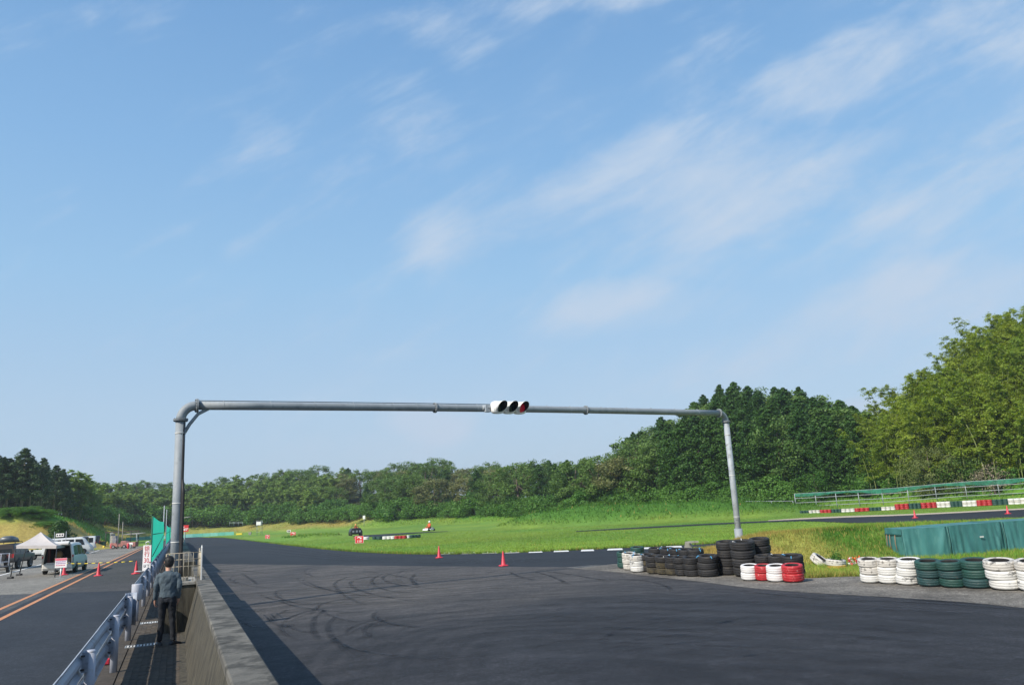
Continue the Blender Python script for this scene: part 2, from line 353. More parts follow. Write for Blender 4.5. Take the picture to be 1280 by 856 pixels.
def ridge(x, y, pts, pw=1.):
    """height of a bank: pts (x, y, h, halfwidth)"""
    out = np.zeros_like(x)
    for (a, b) in zip(pts[:-1], pts[1:]):
        ax, ay, ah, aw = a; bx, by, bh, bw = b
        dx, dy = bx-ax, by-ay; L = dx*dx+dy*dy
        t = np.clip(((x-ax)*dx+(y-ay)*dy)/L, 0, 1)
        d = np.hypot(x-ax-dx*t, y-ay-dy*t); w = aw+(bw-aw)*t
        out = np.maximum(out, (ah+(bh-ah)*t)*(1-sstep(d/w, .12, 1)))
    return out
def DP(px, py, Y, h, w): p = D(px, py, Y); return (p[0], p[1], h, w)
def GP(px, py, h, w): p = G(px, py); return (p[0], p[1], h, w)
BERM_L = [DP(-260, 636, 108, 6.2, 14), DP(-60, 636, 112, 6.0, 14), DP(20, 636, 116, 5.9, 14), DP(40, 638, 122, 5.5, 13), DP(60, 646, 136, 5.2, 11), DP(78, 650, 150, 5.1, 10), DP(98, 655, 160, 4.2, 9), DP(112, 660, 171, 3.0, 8), DP(124, 665, 183, 1.2, 6)]
BERM_M = [DP(650, 650, 112, .4, 7), DP(685, 645, 110, 1.9, 9), DP(730, 640, 108, 2.3, 10), DP(800, 636, 104, 2.3, 10), DP(870, 632, 102, 2.1, 9), DP(930, 630, 100, 1.7, 8), DP(1000, 630, 100, 1.0, 7)]
MOUND = [(6.6, 28.6, .0, 3.6), (7.9, 29.6, .5, 4.0), (10.0, 30.6, .88, 4.5), (13.5, 31.8, .92, 4.8), (18, 33.2, .8, 4.8), (26, 33, .6, 4.6), (40, 27, .5, 4.5)]
PATCH = [GP(372, 673, .35, 6), GP(398, 672.6, .5, 6)]
def hgt(x, y):
    x = np.asarray(x, float); y = np.asarray(y, float)
    a = np.arctan2(x, np.maximum(y, .01)); Yd = np.maximum(y, .01)
    Ze, Zr, ze, zr, th = forest_at(a)
    ramp = np.interp(Ze, [105, 200], [7, 26])
    h = ze*sstep(Yd, Ze-ramp, Ze+2)
    up = np.clip((Yd-Ze)/(Zr-Ze), 0, 1.6)
    h = np.where(Yd > Ze, ze+(zr-ze)*np.where(up < 1, up**.8, 1-.10*(up-1)), h)
    h = h-np.where(up >= 1.6, np.clip((Yd-Ze-1.6*(Zr-Ze))*.12, 0, 1e9), 0)
    h = np.where(y < 5, 0, np.maximum(h, 0))
    rough = (fbm(x*.25, y*.25, 5)-.5)
    g = np.maximum(ridge(x, y, BERM_L)*(1+.12*rough), ridge(x, y, BERM_M)*(1+.2*rough))
    g = np.maximum(g, ridge(x, y, MOUND)*(1+.25*rough)); g = np.maximum(g, ridge(x, y, PATCH))
    h = np.maximum(h, g)
    return np.where(h > .02, h+np.clip(h, 0, 1)*rough*.12, h)-.035

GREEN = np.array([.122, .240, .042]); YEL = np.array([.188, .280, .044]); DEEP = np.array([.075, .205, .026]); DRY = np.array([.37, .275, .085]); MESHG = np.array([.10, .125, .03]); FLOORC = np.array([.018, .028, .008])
def blob(x, y, cx, cy, rx, ry, rz=0):
    dx, dy = x-cx, y-cy; c, s = math.cos(rz), math.sin(rz)
    return np.exp(-(((dx*c+dy*s)/rx)**2+((-dx*s+dy*c)/ry)**2))
def zone(x, y, h=None):
    x = np.asarray(x, float); y = np.asarray(y, float)
    if h is None: h = hgt(x, y)
    n = fbm(x*.12, y*.12, 11)[..., None]; n2 = fbm(x*.9, y*.9, 23)[..., None]
    c = GREEN+(YEL-GREEN)*np.clip((n-.3)*2.2, 0, 1)
    def mix(c, col, f): f = np.clip(f, 0, 1)[..., None]; return c*(1-f)+col*f
    a = np.arctan2(x, np.maximum(y, .01)); Ze = np.interp(a, fa, fZe)
    # bright strip of short grass beside the track, deeper green on the banks
    c = mix(c, YEL*1.06, sstep(y, 75, 40)*sstep(y, 30, 36)*.55)
    c = mix(c, DEEP, sstep(h, .45, 1.4)*(y > 70)*.85*(x > -15))
    # near mound: dry, patchy
    m = ridge(x, y, MOUND); dry = np.clip((n2[..., 0]-.34)*3.2, 0, 1)
    c = mix(c, DRY*.85, (m > .03)*(x < 12.6)*(.72+.28*dry)*sstep(x, 13, 10.5))
    c = mix(c, DEEP*.55, np.clip(blob(x, y, 12.3, 28.9, 1.7, 1.9, .3)*1.5, 0, .95)*(m > .03))  # shade on this slope of the mound, painted as a dark green patch
    isl = (y < 30)*(x > 5)
    c = mix(c, DRY*.9, isl*.30*dry); c = mix(c, DEEP*1.3, isl*(x > 9)*.3)
    # left berm: dry slope facing the lot, lush top
    L = ridge(x, y, BERM_L)
    front = sstep(L, .35, 3.3)
    c = mix(c, DRY*1.05, (L > .08)*(1-sstep(h, 3.9, 4.6))*(x < -30)*.92*(y < 127))
    c = mix(c, DEEP*1.1, (L > .08)*np.maximum(sstep(h, 3.9, 4.6), (y > 127)*.6)*.8)
    bmid = ridge(x, y, BERM_M); c = mix(c, np.array([.068, .165, .026]), sstep(bmid, .35, 1.0)*.8)
    # far bank behind the turquoise barrier
    f = sstep(y, 195, 215)*(x > -160)*(x < -35)*sstep(h, .1, .6)
    c = mix(c, MESHG*1.3+DRY*.35, f*.75); c = mix(c, DRY*.8, f*np.clip((n[..., 0]-.45)*4, 0, 1)*.6)
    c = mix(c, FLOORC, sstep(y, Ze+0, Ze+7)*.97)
    n3 = fbm(x*2.6, y*2.6, 71, 3)[..., None]; n4 = fbm(x*.03+9, y*.03, 91, 3)[..., None]
    return c*(.70+.42*n2+.16*n3)*(.8+.4*n4)

AZ = np.concatenate([np.radians(np.arange(-180, -44, 3.)), np.radians(np.arange(-44, 46, .22)), np.radians(np.arange(46, 180, 3.))])
RD = np.concatenate([[.5], 3*np.exp(np.linspace(0, math.log(900/3.), 250)), [1500, 3000]])
AA, RR = np.meshgrid(AZ, RD); GX = np.sin(AA)*RR; GY = np.cos(AA)*RR
GH = hgt(GX, GY); nr, na = GX.shape
idx = np.arange(nr*na).reshape(nr, na)
nxt = np.roll(idx, -1, 1)
fcs = np.stack([idx[:-1], idx[1:], nxt[1:], nxt[:-1]], -1).reshape(-1, 4)
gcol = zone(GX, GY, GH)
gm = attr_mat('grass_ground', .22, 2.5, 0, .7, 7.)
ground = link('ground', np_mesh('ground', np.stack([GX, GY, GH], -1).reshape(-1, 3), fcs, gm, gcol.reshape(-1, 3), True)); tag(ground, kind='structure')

# ------------------------------------------------------------------ asphalt sheets
M_track = asphalt_mat('new_asphalt', (.011, .0138, .0185), (.019, .022, .027), .10, rough=.8)
M_worn = asphalt_mat('worn_asphalt', (.0155, .017, .022), (.080, .072, .066), .13, streak=(R(-20), (1, .35, 1)), rough=.8, near=True)
M_apron = asphalt_mat('grey_apron_asphalt', (.105, .097, .085), (.185, .172, .15), .5, rough=.9)
M_road = asphalt_mat('pit_road_asphalt', (.036, .036, .038), (.056, .055, .055), .12, rough=.85)
M_lot = asphalt_mat('lot_asphalt', (.150, .142, .125), (.215, .205, .182), .12, rough=.9)
def sheet(name, pts, z, m, kind='structure', parent=None, sub=None):
    bm = bmesh.new(); vs = [bm.verts.new((p[0], p[1], z)) for p in pts]; f = bm.faces.new(vs)
    f.normal_update()
    if f.normal.z < 0: f.normal_flip()
    bmesh.ops.triangulate(bm, faces=[f]); me = bpy.data.meshes.new(name); bm.to_mesh(me); bm.free(); me.materials.append(m)
    o = link(name, me, parent)
    if kind: tag(o, kind=kind)
    return o
def smooth_line(pts, n=4):
    pts = [np.array(p[:2], float) for p in pts]; out = []
    for i in range(len(pts)-1):
        p0 = pts[max(i-1, 0)]; p1 = pts[i]; p2 = pts[i+1]; p3 = pts[min(i+2, len(pts)-1)]
        for k in range(n):
            t = k/n; out.append(.5*((2*p1)+(-p0+p2)*t+(2*p0-5*p1+4*p2-p3)*t*t+(-p0+3*p1-3*p2+p3)*t**3))
    out.append(pts[-1]); return out
infield = smooth_line([G(262, 671.6), G(283, 672.2), G(320, 676.6), G(350, 680.2), G(380, 683.6), G(410, 686.8), G(440, 689.2), G(480, 691.4), G(520, 692.4), G(550, 692.6), G(620, 691.2), G(700, 688.2), G(780, 684.6), G(855, 681.0), G(950, 676.2), G(1100, 669), G(1300, 661)], 4)
island = smooth_line([G(1300, 666.5), G(1100, 674.5), G(960, 681), G(880, 685.5), G(860, 689), G(852, 696), G(862, 706), G(885, 715), G(920, 719), G(960, 721.5), G(1010, 722.5), G(1060, 720.5), G(1110, 721.5), G(1170, 726), G(1300, 736.5)], 4)
wall_s = 1.5
left_b = [W(wall_s, -40), W(wall_s, 60), W(wall_s, 200)]
far_b = [G(236, 670.8), G(250, 670.9)]
track_poly = left_b+far_b+infield+island+[np.array([60, 12, 0]), np.array([60, -30, 0])]
sheet('track', track_poly, 0.0, M_track)
worn = [W(wall_s, -30), W(wall_s, 38), G(252, 704.5), G(400, 706), G(560, 707.6), G(700, 708.5), G(765, 707.5)]+smooth_line([G(765, 707.5), G(790, 714), G(850, 722), G(900, 727), G(1000, 733), G(1100, 735), G(1200, 741), G(1300, 748)], 3)+[np.array([60, 10, 0]), np.array([60, -20, 0])]
sheet('worn_track', worn, .004, M_worn)
ap = smooth_line([G(706, 709.5), G(745, 706), G(775, 704.5), G(800, 703), G(830, 701)], 3)+smooth_line([G(862, 706), G(885, 715), G(920, 719), G(960, 721.5), G(1010, 722.5), G(1060, 720.5), G(1110, 721.5), G(1170, 726), G(1300, 736.5)], 4)+[np.array([30, 13.5, 0])]+smooth_line([G(1400, 778), G(1280, 760), G(1180, 751), G(1080, 744.5), G(1000, 740), G(930, 734), G(880, 727.5), G(820, 721), G(770, 715), G(706, 709.5)], 4)[:-1]
sheet('apron', ap, .008, M_apron)
# lighter broken patches of old asphalt on the apron's edge
M_road_poly = [W(.18, -40), W(.18, 175), W(-3.45, 175), W(-4.75, -40)]
sheet('pit_road', M_road_poly, 0.0, M_road)
lot = [W(-4.75, -40), W(-3.45, 175), W(-30, 175), W(-30, 60), W(-75, 40), W(-75, -40)]
lot = [W(-4.78, -40), W(-3.5, 120), W(-7, 124), W(-14, 123), W(-22, 116), W(-26, 85), W(-30, 70), W(-50, 55), W(-80, 40), W(-80, -40)]
sheet('parking_lot', lot, .004, M_lot)
# strips of far track crossing the infield
def strip(name, a, b, z, m): return sheet(name, a+list(reversed(b)), z, m)
def onter(px, pys): return G(px, pys)
M_far = M_track
strip('far_track', smooth_line([G(720, 663.3), G(800, 658.6), G(900, 653.4), G(1000, 648.8), G(1060, 646.2), G(1150, 643.0), G(1300, 635.3)], 3),
      smooth_line([G(720, 664.0), G(800, 660.2), G(900, 655.0), G(1000, 651), G(1060, 653), G(1150, 652.3), G(1300, 645.2)], 3), 0.0, M_far)
M_pale = mat('pale_gravel', (.42, .36, .27), .95, var=.25, vscale=6)
strip('gravel_edge', smooth_line([G(960, 650.1), G(1000, 647.4), G(1060, 644.6), G(1150, 641.6), G(1300, 633.9)], 3),
      smooth_line([G(960, 650.7), G(1000, 648.9), G(1060, 646.4), G(1150, 643.2), G(1300, 635.5)], 3), 0.006, M_pale)
strip('infield_track', smooth_line([G(425, 669.8), G(450, 668.8), G(480, 667.2), G(520, 665.0), G(560, 663.6)], 3), smooth_line([G(425, 670.2), G(450, 670.6), G(480, 669.6), G(520, 666.2), G(560, 663.9)], 3), 0.004, M_far)

# markings
M_orange = mat('orange_paint', (.52, .22, .085), .6, var=.2, vscale=8, dirt=(.09, .06, .04), dscale=14, damt=.25)
M_wpaint = mat('white_road_paint', (.72, .72, .70), .6, var=.12, vscale=8, dirt=(.14, .13, .12), dscale=9, damt=.3)
def line_on(name, s0, t0, s1, t1, w, m, z=.010):
    sheet(name, [W(s0-w/2, t0), W(s1-w/2, t1), W(s1+w/2, t1), W(s0+w/2, t0)], z, m)
M_roadd = asphalt_mat('dark_road_asphalt', (.015, .019, .026), (.024, .028, .035), .3, rough=.8); M_lotd = asphalt_mat('dark_lot_asphalt', (.045, .048, .052), (.07, .072, .074), .3, rough=.85)  # darker, bluer sheets over road and lot, ending on a slanted edge
sheet('dark_road', [W(.17, -40), W(.17, 19.6), W(-.65, 20.2), W(-3.95, 22.6), W(-4.62, -40)], .005, M_roadd)
sheet('dark_lot', [W(-4.62, -40), W(-3.95, 22.6), W(-6.5, 24.6), W(-16, 32), W(-24, -40)], .007, M_lotd)
line_on('orange_line', -4.60, -12, -3.62, 122, .16, M_orange); line_on('orange_line', -3.82, -12, -3.25, 122, .16, M_orange)
a, b = G(0, 719), G(52, 705); b2 = a+(b-a)*1.05; d_ = (b-a)/np.linalg.norm(b-a); q = np.array([d_[1], -d_[0], 0])*.09
sheet('parking_line', [a-d_*12-q, b2-q, b2+q, a-d_*12+q], .010, M_wpaint)
a, b = G(102, 694), G(124, 687.4); sheet('parking_line', [a-(b-a)*.7-q, b-q, b+q, a-(b-a)*.7+q], .010, M_wpaint)
dash = [(551, 569, 691.9), (577, 594.5, 691.5), (602.5, 621, 691.0), (631, 649, 690.4), (660.6, 678, 690.0), (692, 711, 689.0), (726, 742.6, 688.1), (759, 778.5, 686.9), (795, 814.5, 685.6), (832, 852.5, 683.8)]
for (x0, x1, yy) in dash:
    k = (x1-x0)*.055
    sheet('kerb_marking', [G(x0, yy+.9), G(x1+.3, yy+.9-k*.6), G(x1-1, yy-1.1-k*.6), G(x0-1.3+2, yy-1.1)], .012, M_wpaint)

# tyre marks: thin ribbons of rubber with soft edges
def mark_mat(name, col, strength):
    m = bpy.data.materials.new(name); m.use_nodes = True; t = m.node_tree; b = t.nodes['Principled BSDF']; MATS[name] = m
    b.inputs['Base Color'].default_value = (*col, 1); b.inputs['Roughness'].default_value = .75
    uv = nn(t, 'ShaderNodeUVMap'); s = nn(t, 'ShaderNodeSeparateXYZ'); t.links.new(uv.outputs[0], s.inputs[0])
    ge = nn(t, 'ShaderNodeNewGeometry'); n = nn(t, 'ShaderNodeTexNoise'); n.inputs['Scale'].default_value = 1.3; n.inputs['Detail'].default_value = 7; t.links.new(ge.outputs['Position'], n.inputs[0])
    e = mth(t, 'ABSOLUTE', mth(t, 'SUBTRACT', s.outputs[0], .5)); prof = maprange(t, e, .5, .1, 0, 1)
    ends = mth(t, 'MULTIPLY', maprange(t, s.outputs[1], 0, .2), maprange(t, s.outputs[1], 1, .75))
    al = mth(t, 'MULTIPLY', mth(t, 'MULTIPLY', prof, ends), maprange(t, n.outputs[0], .3, .65, .25*strength, strength))
    t.links.new(al, b.inputs['Alpha']); return m
M_skid = mark_mat('rubber_mark', (.012, .012, .014), .55); M_line = mark_mat('rubber_sheen', (.018, .019, .024), .22)
M_dust = mark_mat('pale_dust', (.12, .112, .10), .22)
mk = {0: [[], [], []], 1: [[], [], []], 2: [[], [], []]}; zlev = [0]
def ribbon(pts, w, which=0, sm=6):
    L = smooth_line(pts, sm); zlev[0] += 1; z = .0125+.00009*zlev[0]
    V, Fc, UV = mk[which]; n = len(L); o = len(V)
    for i, p in enumerate(L):
        d = L[min(i+1, n-1)]-L[max(i-1, 0)]; d = d/(np.linalg.norm(d)+1e-9); q = np.array([d[1], -d[0]])*w/2
        V.append((p[0]-q[0], p[1]-q[1], z)); V.append((p[0]+q[0], p[1]+q[1], z)); UV.append((0, i/(n-1))); UV.append((1, i/(n-1)))
        if i < n-1: Fc.append((o+2*i, o+2*i+1, o+2*i+3, o+2*i+2))
def c6(l): return [G(240+x/2.4615, 700+y/2.4615) for x, y in l]
def c7(l): return [G(740+x/2.370, 700+y/2.370) for x, y in l]
for L_ in ([(520, 45), (470, 55), (440, 72), (455, 98), (500, 125), (550, 140)], [(620, 42), (540, 52), (490, 66), (500, 86), (560, 106), (640, 120), (710, 130)],
           [(700, 30), (600, 40), (555, 60), (575, 84), (640, 98), (760, 105)], [(680, 28), (600, 46), (592, 62), (660, 80), (800, 92)],
           [(420, 40), (480, 34), (560, 38), (640, 50), (720, 70)], [(400, 52), (470, 42), (600, 30), (720, 26)],
           [(150, 40), (180, 58), (206, 80)], [(70, 28), (150, 32), (240, 40)], [(235, 170), (250, 192), (300, 206), (322, 182)], [(300, 150), (260, 170), (240, 185)],
           [(360, 172), (400, 135), (480, 118), (560, 108)], [(1050, 34), (1110, 52), (1165, 78)], [(975, 35), (1010, 52), (1060, 62)], [(1060, 30), (1160, 44), (1290, 66)],
           [(900, 40), (940, 34), (1000, 32)], [(690, 40), (675, 60), (700, 85)], [(420, 150), (380, 175), (372, 215), (400, 255)], [(460, 160), (420, 200), (440, 250), (520, 300)]):
    ribbon(c6(L_), .22, 0)
for L_ in ([(0, 56), (140, 60), (215, 76), (245, 100)],
           [(420, 90), (560, 104), (700, 118), (900, 126)], [(780, 120), (950, 126), (1150, 138), (1290, 150)], [(820, 106), (1000, 120), (1280, 138)]):
    ribbon(c7(L_), .20, 0)
for k in range(9):   # broad swept racing lines curling away from the wall
    o_ = k*26+random.uniform(-6, 6)
    ribbon(c6([(330+o_*2.6, 400), (345+o_*2.5, 330), (420+o_*2.3, 260), (600+o_*1.8, 190+o_*.25), (900+o_*1.2, 152+o_*.4), (1300, 130+o_*.6), (1900, 150+o_*.75)]), .3+.3*random.random(), 1)
for k in range(22):    # thinner drift arcs
    cx, cy = random.uniform(260, 860), random.uniform(30, 230); rx_ = random.uniform(120, 360); ry_ = rx_*random.uniform(.15, .24); a0 = random.uniform(1.6, 3.6); a1 = a0+random.uniform(.9, 2.4); pts_ = [(cx+math.cos(a0+(a1-a0)*i/6)*rx_, cy-math.sin(a0+(a1-a0)*i/6)*ry_) for i in range(7)]
    ribbon(c6(pts_), random.uniform(.12, .22), 0 if k % 3 == 0 else 1, 4)
    ribbon(c6([(x+14, y+5) for x, y in pts_]), random.uniform(.10, .18), 1, 4)
for k in range(16):
    cx, cy = random.uniform(-60, 700), random.uniform(150, 330); rx_ = random.uniform(160, 420); ry_ = rx_*random.uniform(.14, .24); a0 = random.uniform(.6, 2.2); a1 = a0+random.uniform(.7, 1.6)
    ribbon(c7([(cx+math.cos(a0+(a1-a0)*i/6)*rx_, cy-math.sin(a0+(a1-a0)*i/6)*ry_) for i in range(7)]), random.uniform(.14, .24), 1, 4)
for k in range(12):
    y0 = 132+k*20+random.uniform(-6, 6)
    ribbon(c7([(-240, y0-18), (150, y0-8), (520, y0+4), (900, y0+22), (1300, y0+52)]), .35+.8*random.random(), 1)
for k in range(6):
    y0 = 96+k*8
    ribbon(c7([(0, y0-34), (300, y0-12), (640, y0), (1000, y0+16), (1300, y0+34)]), .25+.3*random.random(), 1)
for k in range(14):
    y0 = 40+k*7+random.uniform(-2, 2); x0 = random.uniform(-200, 300)
    ribbon(c6([(x0+150, y0), (x0+500, y0+6), (x0+900, y0+2)]), .3+.4*random.random(), 2)
for k in range(4): ribbon([G(108*0+250, 681+k*3), G(330, 681.5+k*3.6), G(430, 694+k*2.2), G(560, 699+k*1.6), G(700, 698+k*1.2), G(800, 694+k)], .5, 1)
ribbon([G(236, 679), G(262, 680), G(300, 681)], 2.2, 2); ribbon([G(560, 701), G(640, 699.5), G(740, 695)], .18, 2); ribbon([G(660, 704.5), G(720, 702.5), G(780, 701)], .3, 2)
for which, m, nm in ((0, M_skid, 'tyre_marks'), (1, M_line, 'racing_line_rubber'), (2, M_dust, 'dust_streaks')):
    V, Fc, UV = mk[which]; me = bpy.data.meshes.new(nm); me.from_pydata(V, [], Fc); me.materials.append(m)
    uvl = me.uv_layers.new(name='UVMap')
    for l in me.loops: uvl.data[l.index].uv = UV[l.vertex_index]
    o = link(nm, me); tag(o, kind='stuff'); o['label'] = {0: 'black curved tyre marks on the grey track', 1: 'darker swept bands of rubber on the track', 2: 'pale dusty streaks on the asphalt'}[which]; o['category'] = 'tyre marks' if which < 2 else 'dust'
# ------------------------------------------------------------------ grass blades
M_blade = attr_mat('grass_blades', .3, 3.0, .35, 0)
def in_poly(x, y, poly):
    ins = np.zeros(len(x), bool); n = len(poly)
    for i in range(n):
        x1, y1 = poly[i][:2]; x2, y2 = poly[(i+1) % n][:2]
        if y1 == y2: continue
        c = ((y1 > y) != (y2 > y)) & (x < (x2-x1)*(y-y1)/(y2-y1)+x1); ins ^= c
    return ins
paved = [track_poly, lot, M_road_poly, [W(-.1, -40), W(-.1, 175), W(1.7, 175), W(1.7, -40)]]
far_polys = [smooth_line([G(720, 663.3), G(800, 658.6), G(900, 653.4), G(1000, 648.0), G(1060, 644.8), G(1150, 642.0), G(1300, 634)], 3)+list(reversed(smooth_line([G(720, 664.0), G(800, 660.2), G(900, 655.0), G(1000, 651), G(1060, 653), G(1150, 652.3), G(1300, 645.2)], 3))),
             smooth_line([G(425, 669.8), G(450, 668.8), G(480, 667.2), G(520, 665.0), G(560, 663.6)], 3)+list(reversed(smooth_line([G(425, 670.2), G(450, 670.6), G(480, 669.6), G(520, 666.2), G(560, 663.9)], 3)))]
def blades(x, y, hh, ww, bright=1.0, drybias=0.):
    x = np.asarray(x); y = np.asarray(y)
    bad = np.zeros(len(x), bool)
    for p in paved+far_polys: bad |= in_poly(x, y, p)
    x, y = x[~bad], y[~bad]; n = len(x); z = hgt(x, y)
    col = zone(x, y, z+0); ok = col.sum(-1) > .09; x, y, z, col = x[ok], y[ok], z[ok], col[ok]; n = len(x)
    hh = hh*(.55+.9*rng.random(n)); an = rng.random(n)*6.283; ww = ww*(.6+.8*rng.random(n))
    dx, dy = np.cos(an)*ww/2, np.sin(an)*ww/2; la = rng.random(n)*6.283; ll = hh*(.15+.6*rng.random(n))
    v = np.empty((n, 3, 3), np.float32)
    v[:, 0] = np.stack([x-dx, y-dy, z-.02], -1); v[:, 1] = np.stack([x+dx, y+dy, z-.02], -1)
    v[:, 2] = np.stack([x+np.cos(la)*ll, y+np.sin(la)*ll, z+hh], -1)
    c = col*(bright*(.75+.55*rng.random((n, 1)))); d = (rng.random((n, 1)) < drybias); c = np.where(d, DRY*(.8+.5*rng.random((n, 1))), c)
    c = np.repeat(c[:, None], 3, 1); c[:, 2] *= 1.12
    return v.reshape(-1, 3), np.arange(n*3).reshape(-1, 3), c.reshape(-1, 3)
def polar_pts(n, px0, px1, y0, y1, pw=1.):
    a0, a1 = math.atan2((px0-640)/F, 1), math.atan2((px1-640)/F, 1)
    yy = y0*(y1/y0)**(rng.random(n)**pw); a = a0+(a1-a0)*rng.random(n); return np.tan(a)*yy, yy
def grass(name, label, pts, hh, ww, br=1., db=0., sel=None):
    x, y = pts
    if sel is not None: k = sel(x, y); x, y = x[k], y[k]
    v, f, c = blades(x, y, hh if np.isscalar(hh) else hh, ww, br, db)
    o = link(name, np_mesh(name, v, f, M_blade, c)); return tag(o, label, 'grass', kind='stuff')
grass('mound_grass', 'long half dry grass on the low mound behind the tyre stacks', polar_pts(170000, 790, 1500, 19, 38), .12, .020, 1.05, .14)
grass('infield_grass', 'bright yellow green mown grass covering the infield', polar_pts(230000, 230, 1450, 35, 105, 1.25), .065, .04, 1.12, .02)
grass('bank_grass', 'deep green long grass on the banks below the woodland', polar_pts(150000, -60, 1450, 85, 240, .9), .30, .12, 1.05, .03, sel=lambda x, y: hgt(x, y) > .25)
e = np.array([p[:2] for p in infield]); seg = rng.integers(0, len(e)-1, 26000); tt = rng.random(26000)[:, None]; pe = e[seg]*(1-tt)+e[seg+1]*tt+rng.normal(0, .18, (26000, 2))
grass('verge_grass', 'ragged grass fringe hanging over the track edge', (pe[:, 0], pe[:, 1]), .16, .05, .95, .12)
e = np.array([p[:2] for p in island]); seg = rng.integers(0, len(e)-1, 16000); tt = rng.random(16000)[:, None]; pe = e[seg]*(1-tt)+e[seg+1]*tt+rng.normal(0, .16, (16000, 2))
grass('mound_verge_grass', 'tufts of dry grass along the kerb behind the tyres', (pe[:, 0], pe[:, 1]), .16, .025, .95, .35)

# ------------------------------------------------------------------ trees
L_broad = leaf_mat('broad_leaves', (0.053, 0.126, 0.029), (0.15, 0.237, 0.053), .3)
L_olive = leaf_mat('olive_leaves', (0.116, 0.147, 0.053), (0.233, 0.233, 0.093), .3)
L_conif = leaf_mat('cypress_leaves', (0.021, 0.074, 0.015), (0.066, 0.143, 0.026), .22)
L_bamb = leaf_mat('bamboo_leaves', (0.131, 0.229, 0.026), (0.325, 0.401, 0.059), .42)
L_bambfar = leaf_mat('far_bamboo_leaves', (0.105, 0.211, 0.046), (0.246, 0.351, 0.088), .35)
L_kudzu = leaf_mat('creeper_leaves', (0.047, 0.142, 0.024), (0.121, 0.25, 0.043), .35)
L_pine = leaf_mat('dark_pine_leaves', (0.029, 0.07, 0.029), (0.085, 0.137, 0.053), .15)
L_dead = leaf_mat('grey_twigs', (0.189, 0.162, 0.115), (0.324, 0.284, 0.203), .1)
M_bark = mat('bark', (.10, .08, .06), .9, var=.3, vscale=4, bump=.6, bscale=12, stretch=(1, 1, .2))
M_palebark = mat('pale_pine_bark', (.22, .18, .14), .9, var=.3, vscale=4)
M_culm = mat('bamboo_culm', (.16, .19, .06), .6, var=.2)

def quads(c, nrm, size, asp=.55, flat=.6):
    """leaf quads at c, roughly facing nrm"""
    n = len(c); r = rng.normal(0, 1, (n, 3)); nn_ = nrm*flat+r*(1-flat)*.8; nn_ /= np.linalg.norm(nn_, axis=1, keepdims=True)+1e-9
    t = np.cross(nn_, rng.normal(0, 1, (n, 3))); t /= np.linalg.norm(t, axis=1, keepdims=True)+1e-9; b = np.cross(nn_, t)
    s = (size*(.6+.8*rng.random(n)))[:, None] if np.isscalar(size) else size[:, None]
    v = np.stack([c-t*s*.5, c+b*s*asp*.5+nn_*s*.06, c+t*s*.5, c-b*s*asp*.5+nn_*s*.06], 1)
    return v.reshape(-1, 3)
def clump_leaves(cents, rad, per, size, droop=0., asp=.55, shell=.55, squash=.75):
    k = len(cents); d = rng.normal(0, 1, (k, per, 3)); d /= np.linalg.norm(d, axis=-1, keepdims=True)
    r = (shell+(1-shell)*rng.random((k, per, 1)))*np.asarray(rad).reshape(-1, 1, 1)*(.85+.3*rng.random((k, per, 1)))
    p = d*r; p[..., 2] *= squash; p[..., 2] -= droop*(p[..., 0]**2+p[..., 1]**2)
    c = (cents[:, None]+p).reshape(-1, 3); nrm = d.reshape(-1, 3)*[1, 1, 1.2]
    return quads(c, nrm, size, asp)
def q_idx(v): return np.arange(len(v)).reshape(-1, 4)
def tree_from(name, leafv, leafm, trunk, barkm, label, cat='tree', group=None, crown='crown'):
    t = thing(name, label, cat, (0, 0, 0), 0, group)
    link(crown, np_mesh(crown, leafv, q_idx(leafv), leafm), t)
    trunk.build('trunk', barkm, t); return t
def broad(hh=10., w=3.6, leafm=None, name='broadleaf_tree', label='', n=62, per=95, size=.30, low=.22, cat='tree', group=None):
    ph = rng.random(n)*6.283; zz = low+(1-low)*rng.random(n)**.8; rr = w*np.sqrt(np.clip(1-((zz-.55)/.5)**2, .03, 1))*(.45+.6*rng.random(n))
    ce = np.stack([np.cos(ph)*rr, np.sin(ph)*rr, zz*hh*.9], -1); lv = clump_leaves(ce, .55+.75*rng.random(n), per, size)
    tb = MB(); lean = random.uniform(-.4, .4); tb.tube([(0, 0, -1), (lean*.2, 0, hh*.25), (lean, .1, hh*.55), (lean*.8, 0, hh*.85)], [.22, .17, .11, .03], 8)
    for i in range(9):
        k = random.randrange(n); z0 = hh*random.uniform(.22, .6); tb.tube([(lean*z0/hh, 0, z0), tuple((ce[k]*.5+np.array([0, 0, z0*.5]))), tuple(ce[k])], [.08, .05, .015], 5)
    return tree_from(name, lv, leafm, tb, M_bark, label, cat, group)
